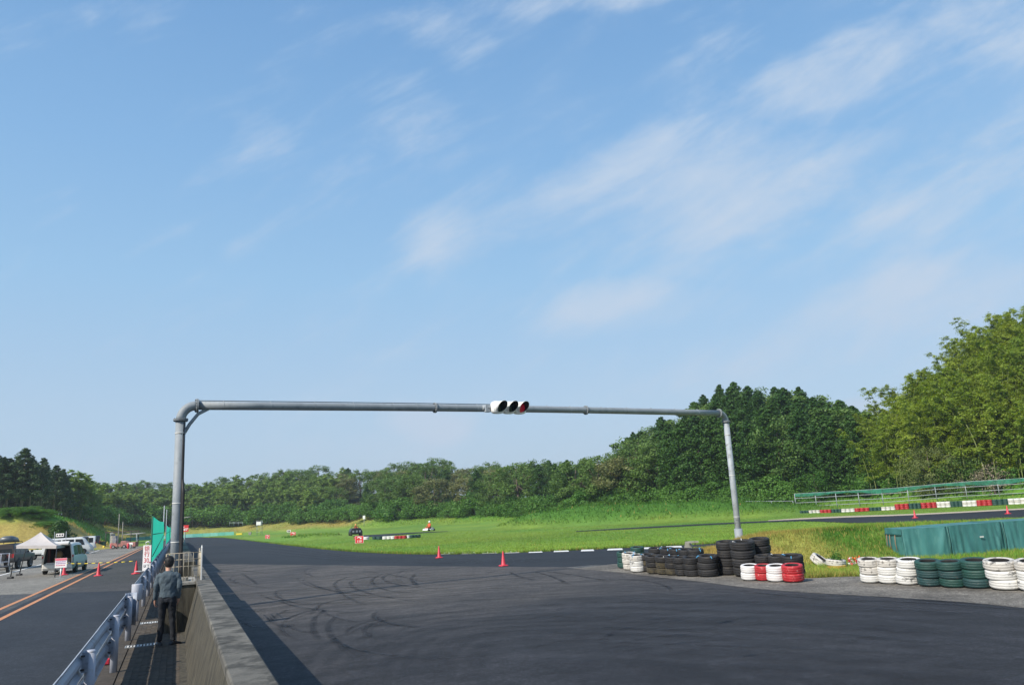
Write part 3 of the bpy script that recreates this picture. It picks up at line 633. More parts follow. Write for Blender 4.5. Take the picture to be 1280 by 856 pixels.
def conifer(hh=12., w=2.1, leafm=None, name='cypress_tree', label='', group=None, n=95, per=85, size=.26, low=.06, bark=None, top=.10):
    zz = low+(1-low)*(np.arange(n)+rng.random(n))/n; ph = np.arange(n)*2.4+rng.random(n)
    rr = w*(1-zz**1.9)**.85*(.45+.75*rng.random(n)**1.2)+top
    ce = np.stack([np.cos(ph)*rr, np.sin(ph)*rr, zz*hh-.12*rr*hh*.1], -1); lv = clump_leaves(ce, (.30+.45*(1-zz)+.25*rng.random(n))*np.clip((1.06-zz)*6, .35, 1), per, size, droop=.5, squash=.8)
    inner = np.stack([np.cos(ph)*rr*.35, np.sin(ph)*rr*.45, zz*hh], -1); lv = np.concatenate([lv, clump_leaves(inner, np.clip((1-zz)*1.6, .12, .7), 22, .38)])
    tb = MB(); tb.tube([(0, 0, -1.2), (0, 0, hh*.5), (.05, 0, hh*.98)], [.2, .13, .02], 7)
    for i in range(8): k = random.randrange(n); tb.tube([(0, 0, ce[k][2]), tuple(ce[k])], [.04, .012], 4)
    return tree_from(name, lv, leafm, tb, bark or M_bark, label, 'tree', group)
def bamboo(hh=12., leafm=None, name='bamboo_clump', label='', group=None, culms=9, spread=1.5, plume=18, per=72, size=.27):
    tb = MB(); cs = []; nr_ = []
    for i in range(culms):
        a = random.random()*6.28; r = spread*random.random()**.5; x0, y0 = math.cos(a)*r, math.sin(a)*r; H_ = hh*random.uniform(.72, 1.05); la = random.random()*6.28; lean = H_*random.uniform(.10, .26)
        pts = []
        for k in range(8):
            f = k/7; pts.append((x0+math.cos(la)*lean*f**2.3*1.1, y0+math.sin(la)*lean*f**2.3*1.1, H_*(f-.10*f**5)-(.8 if k == 0 else 0)))
        tb.tube(pts, [.055-.045*k/7 for k in range(8)], 5)
        P_ = np.array(pts)
        for j in range(plume):
            f = .22+.78*(j+random.random())/plume; q_ = f*7; i0 = min(int(q_), 6); p = P_[i0]+(P_[i0+1]-P_[i0])*(q_-i0)
            b = random.random()*6.28; ln = (1.35-.75*f)*random.uniform(.8, 1.3)
            m = per; s_ = rng.random(m)[:, None]; dirv = np.array([math.cos(b), math.sin(b), .35])*ln
            pt = p+dirv*s_+np.array([0, 0, -.55])*s_**2*ln+rng.normal(0, .13, (m, 3))*(.35+s_); cs.append(pt)
            nr_.append(np.tile(np.array([math.cos(b)*.5, math.sin(b)*.5, 1.]), (m, 1)))
    c = np.concatenate(cs); nr_ = np.concatenate(nr_); lv = quads(c, nr_, size, .30, .55)
    return tree_from(name, lv, leafm, tb, M_culm, label, 'bamboo', group)
def shrub(leafm, name, label, cat='shrub', group=None, w=2.2, hh=2.2, n=26, per=110, size=.22):
    ph = rng.random(n)*6.283; r = w*np.sqrt(rng.random(n)); zz = np.sqrt(np.clip(1-(r/w)**2, .05, 1))*hh*(.55+.4*rng.random(n))
    ce = np.stack([np.cos(ph)*r, np.sin(ph)*r, zz], -1); lv = clump_leaves(ce, .5+.45*rng.random(n), per, size)
    tb = MB()
    for i in range(6): tb.tube([(0, 0, -.4), tuple(ce[i]*.5+np.array([0, 0, .1])), tuple(ce[i])], [.05, .035, .01], 5)
    return tree_from(name, lv, leafm, tb, M_bark, label, cat, group, 'foliage')

G_pine = 'dark pines at the far left'; G_bf = 'pale bamboos of the far wood'; G_mix = 'broadleaf trees of the far wood'; G_mid = 'trees of the middle wood'; G_cyp = 'cypresses of the dark hill'; G_bam = 'bamboos of the right hillside'
protos = {}
protos['cyp'] = [conifer(12, 2.2, L_conif, label='dark green cypress packed on the steep hill behind the right gantry pole', group=G_cyp), conifer(11.2, 2.5, L_conif, label='dark green cypress packed on the steep hill behind the right gantry pole', group=G_cyp, n=85), conifer(12.6, 1.8, L_conif, label='dark green cypress packed on the steep hill behind the right gantry pole', group=G_cyp, n=100)]
protos['bam'] = [bamboo(12, L_bamb, label='feathery yellow green bamboo arching on the hillside at the right edge', group=G_bam), bamboo(11, L_bamb, label='feathery yellow green bamboo arching on the hillside at the right edge', group=G_bam, culms=10, spread=1.9), bamboo(12.5, L_bamb, label='feathery yellow green bamboo arching on the hillside at the right edge', group=G_bam, culms=8)]
protos['bamf'] = [bamboo(10, L_bambfar, name='far_bamboo', label='soft green bamboo plumes in the far wood beyond the pit road', group=G_bf, size=.62, per=24, culms=10, spread=2.2), bamboo(9.4, L_bambfar, name='far_bamboo', label='soft green bamboo plumes in the far wood beyond the pit road', group=G_bf, size=.62, per=24, culms=11, spread=2.5)]
protos['broad'] = [broad(10, 3.5, L_broad, label='rounded green broadleaf tree in the far wood across the infield', group=G_mix), broad(11, 3.9, L_broad, label='rounded green broadleaf tree in the far wood across the infield', group=G_mix, n=75)]
protos['olive'] = [broad(9, 3.4, L_olive, name='olive_broadleaf_tree', label='brownish olive broadleaf tree among the green woodland crowns', group='olive broadleaf trees of the wood', n=55)]
protos['pine'] = [conifer(12, 2.5, L_pine, name='pine_tree', label='tall dark pine with a bare pale trunk above the left bank', group=G_pine, low=.26, bark=M_palebark, n=60), conifer(11, 2.8, L_pine, name='pine_tree', label='tall dark pine with a bare pale trunk above the left bank', group=G_pine, low=.2, bark=M_palebark, n=60)]
protos['kud'] = [shrub(L_kudzu, 'creeper_covered_shrub', 'bright green creeper covered shrub at the foot of the wood', group='creeper covered shrubs along the wood edge'), shrub(L_kudzu, 'creeper_covered_shrub', 'bright green creeper covered shrub at the foot of the wood', group='creeper covered shrubs along the wood edge', w=2.6, hh=3.0, n=34)]
used = set(); counts = {}
def plant(kind, x, y, hgt_want=None, sxy=1., z=None, label=None, group=None, i=None):
    pl = protos[kind]; i = random.randrange(len(pl)) if i is None else i; p = pl[i]
    base = {'cyp': [12, 11.2, 12.6], 'bam': [12, 11, 12.5], 'bamf': [10, 9.4], 'broad': [10, 11], 'olive': [9], 'pine': [12, 11], 'kud': [2.3, 3.0]}[kind][i]
    k = (hgt_want or base)/base; sc = (k*sxy, k*sxy, k); zz = float(hgt(np.array([x]), np.array([y]))[0]) if z is None else z
    counts[kind] = counts.get(kind, 0)+1
    if p.name not in used:
        used.add(p.name); o = p; o.location = (x, y, zz); o.rotation_euler.z = random.random()*6.28; o.scale = sc
    else: o = copy_tree(p, (x, y, zz), random.random()*6.28, sc)
    if label: o['label'] = label; o['group'] = group or o['group']
    if label and not group and 'group' in o: del o['group']
    return o
def forest_xy(px, f, jit=0.):
    a = az_of(px, 620); Ze, Zr, ze, zr, th = forest_at(a)
    Yv = Ze+(Zr-Ze)*f; return math.tan(a)*Yv, Yv, th
WHERE = {'cyp': 'cypress', 'bam': 'bamboo', 'bamf': 'far bamboo', 'broad': 'broadleaf', 'olive': 'olive', 'pine': 'pine'}
LAB = {('broad', 3): 'rounded dark green tree standing among the cypresses of the steep hill', ('cyp', 0): 'dark cypress in the foremost rank of the steep cypress hill', ('cyp', 1): 'dark cypress packed halfway up the cypress hill', ('cyp', 2): 'dark cypress on the skyline of the cypress hill',
 ('bam', 0): 'feathery bamboo at the foot of the right hillside behind the netted fence', ('bam', 1): 'feathery yellow green bamboo halfway up the right hillside', ('bam', 2): 'feathery bamboo against the sky on the right hillside crest',
 ('bamf', 0): 'soft green bamboo plumes at the foot of the far left wood', ('bamf', 1): 'soft green bamboo plumes inside the far left wood', ('bamf', 2): 'bamboo plumes on the skyline of the far left wood',
 ('broad', 0): 'rounded green tree at the foot of the wood across the infield', ('broad', 1): 'rounded green tree inside the wood across the infield', ('broad', 2): 'rounded green tree on the skyline across the infield',
 ('olive', 0): 'brownish olive tree at the foot of the wood across the infield', ('olive', 1): 'brownish olive tree inside the wood across the infield', ('olive', 2): 'brownish olive tree on the skyline across the infield',
 ('pine', 0): 'tall dark pine with bare pale trunk at the front of the left pine stand', ('pine', 1): 'tall dark pine inside the left pine stand', ('pine', 2): 'tall dark pine on the skyline of the left pine stand',
 ('cyp', 3): 'lone pointed cypress among the rounded trees across the infield'}
def stand(kinds, px0, px1, nx, rows, f0=0.02, f1=1.0, hs=1., sxy=1., jit=.35):
    for r in range(rows):
        f = f0+(f1-f0)*(r/(rows-1) if rows > 1 else 0)
        for i in range(nx):
            px = px0+(px1-px0)*((i+.5*(r % 2)+random.uniform(-jit, jit)+.25)/nx)
            fr = f+(random.uniform(-.04, .04) if r < rows-1 else random.uniform(-.02, .03)); x, y, th = forest_xy(px, max(0.01, fr))
            k = kinds[random.randrange(len(kinds))] if not callable(kinds) else kinds(px, f)
            rk = 0 if r == 0 else (2 if r == rows-1 else 1); ky = (k, 3) if (k == 'cyp' and px < 780) or (k == 'broad' and px > 790) else (k, rk); plant(k, x, y, th*hs*random.uniform(.86, 1.1)*(1 if k not in ('olive', 'kud') else .8)*(.86 if k == 'cyp' and px < 780 else 1), sxy*random.uniform(.85, 1.2), label=LAB[ky], group=LAB[ky].replace('tree', 'trees'))
stand(['pine'], -60, 92, 11, 4, .02, 1.0, .88, 1.3)
stand(lambda px, f: 'bamf' if random.random() < (.85 if f < .9 else .45) else 'broad', 88, 425, 17, 4, .05, 1.0, 1., 1.5)
stand(lambda px, f: random.choice(['broad', 'olive', 'broad', 'cyp'] if px < 640 else ['broad', 'cyp', 'olive', 'cyp']), 420, 800, 15, 4, .05, 1.0, 1., 1.32)
stand(['cyp', 'cyp', 'cyp', 'cyp', 'broad'], 792, 1090, 14, 6, .04, 1.0, 1., 1.38)
stand(['bam'], 1098, 1440, 13, 7, .0, 1.0, 1., 1.2)
# creeper covered shrubs and small trees along the foot of the wood
for i in range(74):
    px = 100+ (1000-100)*(i+random.random())/74; x, y, th = forest_xy(px, 0.0); dz = random.uniform(-3.5, 1.5)*(y/140); s = y/140
    plant('kud', x*(1+dz/y), y+dz, random.uniform(2.2, 4.2)*s**.75, 1.25, label='creeper covered shrub along the foot of the %s' % ('far left wood' if px < 430 else 'wood across the infield' if px < 780 else 'cypress hill'), group='shrubs at the foot of the %s' % ('far left wood' if px < 430 else 'wood across the infield' if px < 780 else 'cypress hill'))
for i in range(26):
    px = 470+(1010-470)*(i+random.random())/26; x, y, th = forest_xy(px, 0.0); dz = random.uniform(-7, -2.5)
    plant('kud', x*(1+dz/y), y+dz, random.uniform(1.5, 2.4), 1.3, label='low bright shrub standing forward on the grass bank below the wood', group='low shrubs forward on the grass bank')
for i in range(22):
    px = 1000+(1420-1000)*(i+random.random())/22; x, y, th = forest_xy(px, 0.0); dz = random.uniform(.6, 2.6)
    plant('kud', x*(1+dz/y), y+dz, random.uniform(1.8, 3.4), 1.1, label='green shrub behind the netted fence at the foot of the bamboo', group='shrubs behind the netted fence')
for i in range(44):
    px = -40+98*random.random(); Yv = random.uniform(112, 117); q = D(px, 645, Yv); plant('kud', q[0], q[1], random.uniform(.45, .9), 2.4, label='leafy creeper mound on the upper slope of the left bank', group='creeper mounds on the left bank slope')
for i in range(16):   # leafy top of the left bank
    px = -30+95*(i+random.random())/16; p = D(px, 640, 115+random.uniform(-2, 7)); plant('kud', p[0], p[1], random.uniform(.5, .9), 2.0, label='low leafy growth on top of the left bank', group='leafy growth along the top of the left bank')
# single trees that stand out
o = broad(6.6, 3.6, leaf_mat('pale_shrub_leaves', (0.126, 0.169, 0.051), (0.22, 0.254, 0.085), .3), name='rounded_shrub_tree', label='rounded pale green bushy tree in front of the bamboo hillside', n=95, per=120, low=.04, size=.18)
x, y, th = forest_xy(1155, 0.0); o.location = (x, y-2.5, float(hgt(np.array([x]), np.array([y-2.5]))[0]))
o = broad(4.6, 2.2, MATS['broad_leaves'], name='small_green_tree', label='small darker green tree right of the rounded pale bushy tree', n=40, per=100, low=.05, size=.2)
x, y, th = forest_xy(1196, 0.0); o.location = (x, y-2.0, float(hgt(np.array([x]), np.array([y-2.0]))[0]))
o = broad(3.4, 1.9, L_dead, name='bare_twiggy_shrub', label='greyish bare twiggy shrub near the foot of the bamboo', n=26, per=60, low=.1, size=.16, cat='shrub')
x, y, th = forest_xy(1232, 0.0); o.location = (x, y-2.0, float(hgt(np.array([x]), np.array([y-2.0]))[0]))
o = broad(4.6, 1.8, L_kudzu, name='light_green_sapling', label='light green sapling at the foot of the dark cypress hill', n=36, per=90, low=.1, size=.2)
x, y, th = forest_xy(1016, 0.0); o.location = (x, y-2.2, float(hgt(np.array([x]), np.array([y-2.2]))[0]))
o = broad(7.2, 2.2, leaf_mat('lime_leaves', (0.194, 0.259, 0.024), (0.324, 0.389, 0.049), .4), name='lime_green_tree', label='bright lime green tree standing in the middle of the bamboo hillside', n=54, per=100, size=.26)
x, y, th = forest_xy(1214, .12); o.location = (x, y, float(hgt(np.array([x]), np.array([y]))[0]))
o = conifer(4.3, 1.5, L_conif, name='dark_round_tree', label='small dark rounded tree between the dry slope and the parked cars', n=50, per=110, size=.22, low=.05, top=.25)
p = G(74, 676.5, .3); p = D(74.5, 674, 99); o.location = (p[0], p[1], float(hgt(np.array([p[0]]), np.array([p[1]]))[0])); o.scale = (1.1, 1.1, .93)
print('trees', counts)
#@@PART3
# ------------------------------------------------------------------ shared object materials
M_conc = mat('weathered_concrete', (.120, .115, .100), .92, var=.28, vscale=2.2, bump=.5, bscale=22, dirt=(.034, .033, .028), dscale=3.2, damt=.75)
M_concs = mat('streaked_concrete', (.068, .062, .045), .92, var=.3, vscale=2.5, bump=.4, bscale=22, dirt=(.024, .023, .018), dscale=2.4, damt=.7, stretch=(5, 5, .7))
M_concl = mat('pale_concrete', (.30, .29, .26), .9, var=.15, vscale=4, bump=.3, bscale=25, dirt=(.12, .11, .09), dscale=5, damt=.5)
M_paver = [mat('paver_a', (.062, .049, .035), .9, var=.3, vscale=9, bump=.4, bscale=60), mat('paver_b', (.050, .041, .032), .9, var=.3, vscale=9, bump=.4, bscale=60), mat('paver_c', (.075, .060, .043), .9, var=.3, vscale=9, bump=.4, bscale=60)]
M_joint = mat('dark_joint_sand', (.018, .015, .012), .95)
M_rail = mat('white_guardrail_paint', (.25, .29, .36), .45, var=.06, vscale=3, dirt=(.16, .17, .20), dscale=4, damt=.35)
M_post = mat('white_post_paint', (.38, .40, .46), .45, var=.06, vscale=3, dirt=(.34, .32, .30), dscale=5, damt=.3)
M_bolt = mat('dark_bolt', (.05, .05, .055), .5, metal=.6)
M_steel = mat('steel_rod', (.55, .53, .50), .35, metal=.8)
M_galv = mat('galvanised_steel', (.235, .265, .29), .62, metal=.0, var=.08, vscale=2.5, dirt=(.18, .205, .225), dscale=6, damt=.4, bump=.1, bscale=40)
M_galvl = mat('light_galvanised_steel', (.30, .335, .365), .6, metal=.0, var=.12, vscale=2.5, dirt=(.16, .17, .18), dscale=6, damt=.4)
M_band = mat('pale_band', (.62, .62, .60), .5)
M_black = mat('black_rubber_cable', (.012, .012, .014), .6)
M_dark = mat('dark_plastic', (.02, .021, .024), .55)
M_white = mat('white_plastic', (.78, .79, .78), .4, var=.04)
M_cream = mat('cream_wire', (.36, .32, .24), .6, var=.2, dirt=(.22, .14, .08), dscale=10, damt=.4)
M_redp = mat('red_plastic', (.55, .030, .055), .45, var=.1, vscale=6)
M_tyre = mat('tyre_rubber', (.0135, .0135, .015), .75, var=.3, vscale=5, bump=.35, bscale=45, dirt=(.04, .036, .03), dscale=3.5, damt=.3)
M_tyrem = mat('muddy_tyre_rubber', (.060, .050, .028), .9, var=.35, vscale=5, bump=.4, bscale=45, dirt=(.02, .02, .02), dscale=4, damt=.6)
M_tw = mat('chipped_white_tyre_paint', (.58, .58, .56), .55, var=.06, vscale=7, bump=.35, bscale=35, dirt=(.035, .035, .037), dscale=5.5, damt=.22)
M_twd = mat('grimy_white_tyre_paint', (.52, .50, .46), .65, var=.12, vscale=7, bump=.35, bscale=35, dirt=(.05, .048, .045), dscale=7, damt=.5)
M_twc = mat('clean_white_tyre_paint', (.64, .63, .63), .5, var=.05, vscale=7, bump=.25, bscale=35)
M_tr = mat('red_tyre_paint', (.36, .016, .022), .5, var=.12, vscale=7, bump=.3, bscale=35, dirt=(.60, .25, .24), dscale=9, damt=.15)
M_tg = mat('dark_green_tyre_paint', (.012, .056, .046), .6, var=.14, vscale=7, bump=.4, bscale=35, dirt=(.03, .06, .055), dscale=8, damt=.4)
M_tgd = mat('blue_green_tyre_paint', (.014, .050, .052), .6, var=.14, vscale=7, bump=.4, bscale=35, dirt=(.06, .07, .07), dscale=8, damt=.3)
M_net = mat('green_netting', (.02, .33, .24), .8, var=.14, vscale=3, stretch=(8, 8, .6))
_t = M_net.node_tree; _tr = nn(_t, 'ShaderNodeBsdfTranslucent'); _tr.inputs[0].default_value = (.03, .50, .37, 1); _mx = nn(_t, 'ShaderNodeMixShader'); _mx.inputs[0].default_value = .6
_t.links.new(_t.nodes['Principled BSDF'].outputs[0], _mx.inputs[1]); _t.links.new(_tr.outputs[0], _mx.inputs[2]); _t.links.new(_mx.outputs[0], _t.nodes['Material Output'].inputs[0])
M_netd = mat('dark_green_netting', (.012, .10, .065), .8, var=.25, vscale=2)
M_netf = mat('sheer_green_netting', (.02, .17, .11), .8, var=.35, vscale=2, alpha=.78)
M_tarp = mat('teal_tarpaulin', (.045, .165, .165), .5, var=.16, vscale=2.5, bump=.35, bscale=14, dirt=(.065, .20, .195), dscale=6, damt=.6, stretch=(1, 1, .35))
M_tape = mat('blue_tape', (.08, .35, .62), .5)
M_yel = mat('yellow_plastic', (.70, .55, .03), .5)
M_glass = mat('dark_car_glass', (.012, .014, .016), .12, spec=.4)
M_rim = mat('alloy_rim', (.5, .5, .52), .35, metal=.7)
M_redl = mat('red_lens', (.35, .01, .012), .25, emis=None)
M_redtxt = mat('red_sign_paint', (.60, .035, .05), .6, dirt=(.78, .66, .64), dscale=16, damt=.35)
M_blktxt = mat('black_sign_paint', (.03, .03, .035), .6)
M_signw = mat('white_sign_board', (.80, .78, .77), .55, var=.04, dirt=(.55, .48, .42), dscale=5, damt=.25)
M_signr = mat('red_sign_board', (.62, .03, .04), .5, var=.06)

# ------------------------------------------------------------------ path, wall, pedestal
sheet('path_bed', [W(-.28, -30), W(-.28, 60), W(1.12, 60), W(1.12, -30)], .012, M_joint)
path = bpy.data.objects['path_bed']; path.name = 'footpath'
pm = []
for m in M_paver:
    pb = MB(); pb.box((0, 0, 0), (.097, .197, .05), 0); me = pb.mesh('paver', m); pm.append(me)
tp = MB(); ta = []
count = 0; rest = MB()
rowsp = []
for k in range(int((30+2.4)/.2)):
    for j in range(9): rowsp.append((-2.4+k*.2, j))
GR = [(3.0, .02), (7.15, .12)]
def isgrate(s, t): return any(abs(t-g[0]) < .18 and g[1]-.05 < s < .55 for g in GR)
for (t, j) in rowsp:
    s = .14+j*.1; tt_ = t+(.1 if j % 2 else 0)
    if isgrate(s, tt_): continue
    p = W(s, tt_, .020+random.uniform(-.003, .003))
    if count < 296:
        o = link('paver', pm[random.choice((0, 0, 1, 2))], path, 0, p, RA+random.uniform(-.01, .01)); count += 1
    else: rest.box(p, (.097, .197, .05), RA, mi=random.choice((0, 0, 1, 2)))
# concrete strips either side of the pavers and the rest of them
tag(rest.build('paver_rows', M_paver, path), kind='stuff')
ks = MB(); ks.box(W(-.10, 14, .02), (.34, 60, .045), RA); ks.build('edge_strip', M_paver[1], path)
ks = MB(); ks.box(W(1.04, 5, .0), (.12, 60, .085), RA); ks.build('edge_strip', M_concs, path)
for gt, gs in GR:
    g = thing('drain_grate', 'steel drain grate set in the footpath %s' % ('beside the guardrail post in front of the person' if gt < 5 else 'just beyond, left of the legs of the person'), 'grate', W(gs+.27, gt, .035), RA, 'drain grates in the footpath')
    fr = MB(); fr.box((0, .15, 0), (.56, .02, .03)); fr.box((0, -.15, 0), (.56, .02, .03)); fr.box((.275, 0, 0), (.02, .3, .03)); fr.box((-.275, 0, 0), (.02, .3, .03)); fr.build('grate_frame', M_galvl, g)
    bm_ = MB(); bm_.box((0, 0, 0), (.032, .28, .02)); me = bm_.mesh('grate_bar', M_band)
    for k in range(9): link('grate_bar', me, g, 0, (-.235+k*.0585, 0, .002))
    bk = MB(); bk.box((0, 0, -.02), (.54, .28, .01)); bk.build('grate_pit', M_dark, g)

def wallrun(t0, t1, prof, name, m, parent, n=40, jitter=.004):
    rings = []
    for i in range(n+1):
        t = t0+(t1-t0)*i/n
        rings.append([tuple(W(s, t, z)) for s, z in prof])
    mb = MB(); mb.loft(rings, 0, True, True, False); return mb.build(name, m, parent)
wt = thing('retaining_wall', 'weathered grey concrete wall with a battered face beside the footpath', 'wall', W(1.4, 0), 0)
def sub(o, root):   # world-built mesh under a root that sits elsewhere
    o.matrix_parent_inverse = Matrix.Translation(-root.location) if root.rotation_euler.z == 0 else root.matrix_basis.inverted(); return o
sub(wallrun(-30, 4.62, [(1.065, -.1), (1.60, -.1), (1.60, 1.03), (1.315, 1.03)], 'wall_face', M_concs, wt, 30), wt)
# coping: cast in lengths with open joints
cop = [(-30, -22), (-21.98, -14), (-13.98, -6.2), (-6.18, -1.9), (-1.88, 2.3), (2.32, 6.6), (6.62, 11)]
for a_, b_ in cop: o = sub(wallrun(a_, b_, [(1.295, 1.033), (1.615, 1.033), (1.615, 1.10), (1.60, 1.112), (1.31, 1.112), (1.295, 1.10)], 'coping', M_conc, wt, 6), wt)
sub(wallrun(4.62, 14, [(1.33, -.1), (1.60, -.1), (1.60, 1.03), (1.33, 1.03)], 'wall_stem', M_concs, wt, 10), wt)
w2 = thing('far_wall', 'low concrete barrier wall running on behind the gantry post and the wire cage', 'wall', W(1.4, 20), 0)
for i in range(14):
    t0 = 14.2+i*6.6; sub(wallrun(t0, t0+6.57, [(1.02, -.1), (1.55, -.1), (1.46, 1.16), (1.12, 1.16)], 'wall_block', M_conc if i % 2 else M_concs, w2, 2), w2)
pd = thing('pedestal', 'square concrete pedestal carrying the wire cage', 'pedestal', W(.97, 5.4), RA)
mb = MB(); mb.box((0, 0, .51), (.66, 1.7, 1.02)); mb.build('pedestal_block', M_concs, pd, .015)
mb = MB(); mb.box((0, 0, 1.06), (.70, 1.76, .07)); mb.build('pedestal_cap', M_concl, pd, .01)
mb = MB(); mb.tube([(-.10, -.93, 0), (-.11, -.92, .55)], .05, 8); mb.build('drain_pipe', M_concl, pd)

# wire cage
cg = thing('wire_cage', 'rusty cream wire cage with a pale corner panel on the concrete pedestal', 'cage', W(.97, 5.4, 1.097), RA)
x0, x1, y0, y1, hh = -.30, .42, -.82, .80, .62
for nm, pts in (('corner_post', [(x1, y0, 0), (x1, y0, hh)]), ('corner_post', [(x0, y0+.1, 0), (x0, y0+.1, hh)]), ('corner_post', [(x1, y1, 0), (x1, y1, hh+.05)])):
    mb = MB(); mb.tube(pts, .014, 6); mb.build(nm, M_cream, cg)
me = None
for z in (.10, .33, .48, hh):
    mb = MB(); mb.tube([(x0, y0+.1, z), (x1, y0, z), (x1, y1, z)], .009, 6); mb.build('rail_wire', M_cream, cg)
mbw = MB(); mbw.tube([(0, 0, 0), (0, 0, hh)], .006, 5); wme = mbw.mesh('upright_wire', M_cream)
for i in range(7):
    link('upright_wire', wme, cg, 0, (x0+(x1-x0)*(i+.6)/7.2, y0+.02, 0))
for i in range(11): link('upright_wire', wme, cg, 0, (x1, y0+(y1-y0)*(i+.5)/11, 0))
mb = MB(); mb.box((x1+.012, y0+.12, .36), (.03, .28, .72)); mb.box((x1+.012, y0+.12, .745), (.03, .14, .05), taper=.3); mb.build('corner_panel', M_band, cg, .006)
mb = MB(); mb.box((-.05, -.3, .035), (.42, .5, .07)); mb.build('base_plate', M_concl, cg, .01)

# ------------------------------------------------------------------ guardrail
def wbeam(t0, t1, z, name, par, s0=-.085):
    prof = [(-.155, 0), (-.135, .022), (-.10, .05), (-.07, .05), (-.035, .012), (0, .0), (.035, .012), (.07, .05), (.10, .05), (.135, .022), (.155, 0)]
    n = max(2, int((t1-t0)/4)); rings = []
    for i in range(n+1):
        t = t0+(t1-t0)*i/n
        fr = [tuple(W(s0-d, t, z+h_)) for h_, d in prof]; bk_ = [tuple(W(s0-d+.006, t, z+h_)) for h_, d in reversed(prof)]
        rings.append(fr+bk_)
    mb = MB(); mb.loft(rings, 0, True, True, False); return sub(mb.build(name, M_rail, par), par)
def guard(name, label, t0, t1, posts, endstyle):
    g = thing(name, label, 'guardrail', W(0, posts[0]), 0)
    for z in (.80, .44):
        tt0 = t0
        while tt0 < t1-.1:
            tt1 = min(tt0+4.0, t1); wbeam(tt0+.003, tt1, z, 'beam', g, -.085+(.004 if int(tt0/4) % 2 else 0)); tt0 = tt1
    r = MB(); r.tube([tuple(W(-.075, t0, .625)), tuple(W(-.075, t1, .625))], .014, 6); sub(r.build('tie_rod', M_steel, g), g)
    pmb = MB(); pmb.tube([(0, 0, -.05), (0, 0, .90)], .057, 14); pme = pmb.mesh('post', M_post)
    cmb = MB(); cmb.lathe([(.058, .0), (.058, .014), (.045, .026), (0, .03)], 14); cme = cmb.mesh('post_cap', M_post)
    blk = MB(); blk.box((-.05, 0, 0), (.07, .11, .22)); bme = blk.mesh('bracket', M_rail)
    bo = MB(); bo.box((0, 0, 0), (.03, .03, .02)); bo.cyl((-.02, 0, 0), (.022, 0, 0), .012, 6); bom = bo.mesh('bolt', M_bolt)
    for t in posts:
        p = W(0, t); po = link('post', pme, g, 0, p-np.array(g.location)); po.rotation_euler.z = RA
        link('post_cap', cme, po, 0, (0, 0, .90))
        for z in (.80, .44):
            link('bracket', bme, po, 0, (0, 0, z))
            if t < 40:
                for dz in (-.075, .075):
                    for dt in (-.09, .09): link('bolt', bom, po, 0, (-.072, dt, z+dz))
    return g
gA = guard('guardrail', 'near length of white double beam guardrail ending at the big rounded post cap', -14, 4.55, [-4.08, 0.02, 4.0], 0)
gB = guard('guardrail', 'farther length of white guardrail running from beyond the rounded end cap into the distance', 7.9, 110, [12+4*k for k in range(25)], 0)
mb = MB(); mb.lathe([(.12, .56), (.13, .58), (.13, .93), (.12, .945), (0, .95)], 20, (0, 0, 0)); o = mb.build('rounded_end_cap', M_post, gB, 0, W(-.02, 7.8)-np.array(gB.location))
mb = MB(); mb.tube([(0, 0, -.05), (0, 0, .7)], .057, 14); mb.build('post', M_post, gB, 0, W(-.02, 7.8)-np.array(gB.location))
vs = MB(); ring0 = []
for i in range(9):
    an = math.pi*i/8; ring0.append((math.cos(an), math.sin(an)))
vs.loft([[tuple(W(-.0+.115*c_, 4.5+.13*s_, z)) for c_, s_ in ring0]+[tuple(W(-.0+.109*c_, 4.5+.122*s_, z)) for c_, s_ in reversed(ring0)] for z in (.28, .955)], 0, True, True, True)
sub(vs.build('rounded_end', M_rail, gA), gA)
mb = MB(); mb.box((0, 0, 0), (.10, .10, .10)); rr = mb.build('red_reflector_box', M_redp, None, .02, W(-.16, .9, .10), RA); tag(rr, 'small red plastic base on the ground under the guardrail', 'marker')

# ------------------------------------------------------------------ gantry
gt = thing('signal_gantry', 'grey galvanised pipe gantry spanning the track', 'gantry', (-9.56, 22, 0), 0)
def lp(p): return np.array(p)-np.array([-9.56, 22, 0])
PL = np.array([-9.56, 22, 0.]); PR = np.array([8.94, 33.2, 0.]); hL = 5.70; hR = 5.82
bd = (PR-PL); bd[2] = 0; bl = np.linalg.norm(bd); bd /= bl
def arc(base, sgn, top, r, n=7):
    return [base+bd*sgn*(r-r*math.cos(a))+np.array([0, 0, top-r+r*math.sin(a)]) for a in np.linspace(0, math.pi/2, n)]
rL = .42; rR = .36
mb = MB(); mb.tube([lp(PL), lp(PL+[0, 0, hL-rL])], [.145, .135], 20); mb.build('left_pole', M_galv, gt)
mb = MB(); mb.tube([lp(p) for p in arc(PL, 1, hL, rL, 9)], .132, 20); mb.build('left_elbow', M_galv, gt)
mb = MB(); mb.tube([lp(PR+[0, 0, -.3]), lp(PR+[0, 0, hR-rR])], [.125, .12], 18); mb.build('right_pole', M_galvl, gt)
mb = MB(); mb.tube([lp(PR+[0, 0, -.3]), lp(PR+[0, 0, 1.02])], .165, 18); mb.build('right_pole_sleeve', M_galv, gt)
mb = MB(); mb.tube([lp(p) for p in arc(PR, -1, hR, rR, 9)], .122, 18); mb.build('right_elbow', M_galv, gt)
A_ = PL+bd*rL+[0, 0, hL]; B_ = PR-bd*rR+[0, 0, hR]
def BP(f): p = A_+(B_-A_)*f; return p+np.array([0, 0, .05*math.sin(math.pi*f)])
mb = MB(); mb.tube([lp(BP(i/12)) for i in range(13)], [.122]*13, 18); mb.build('beam', M_galv, gt)
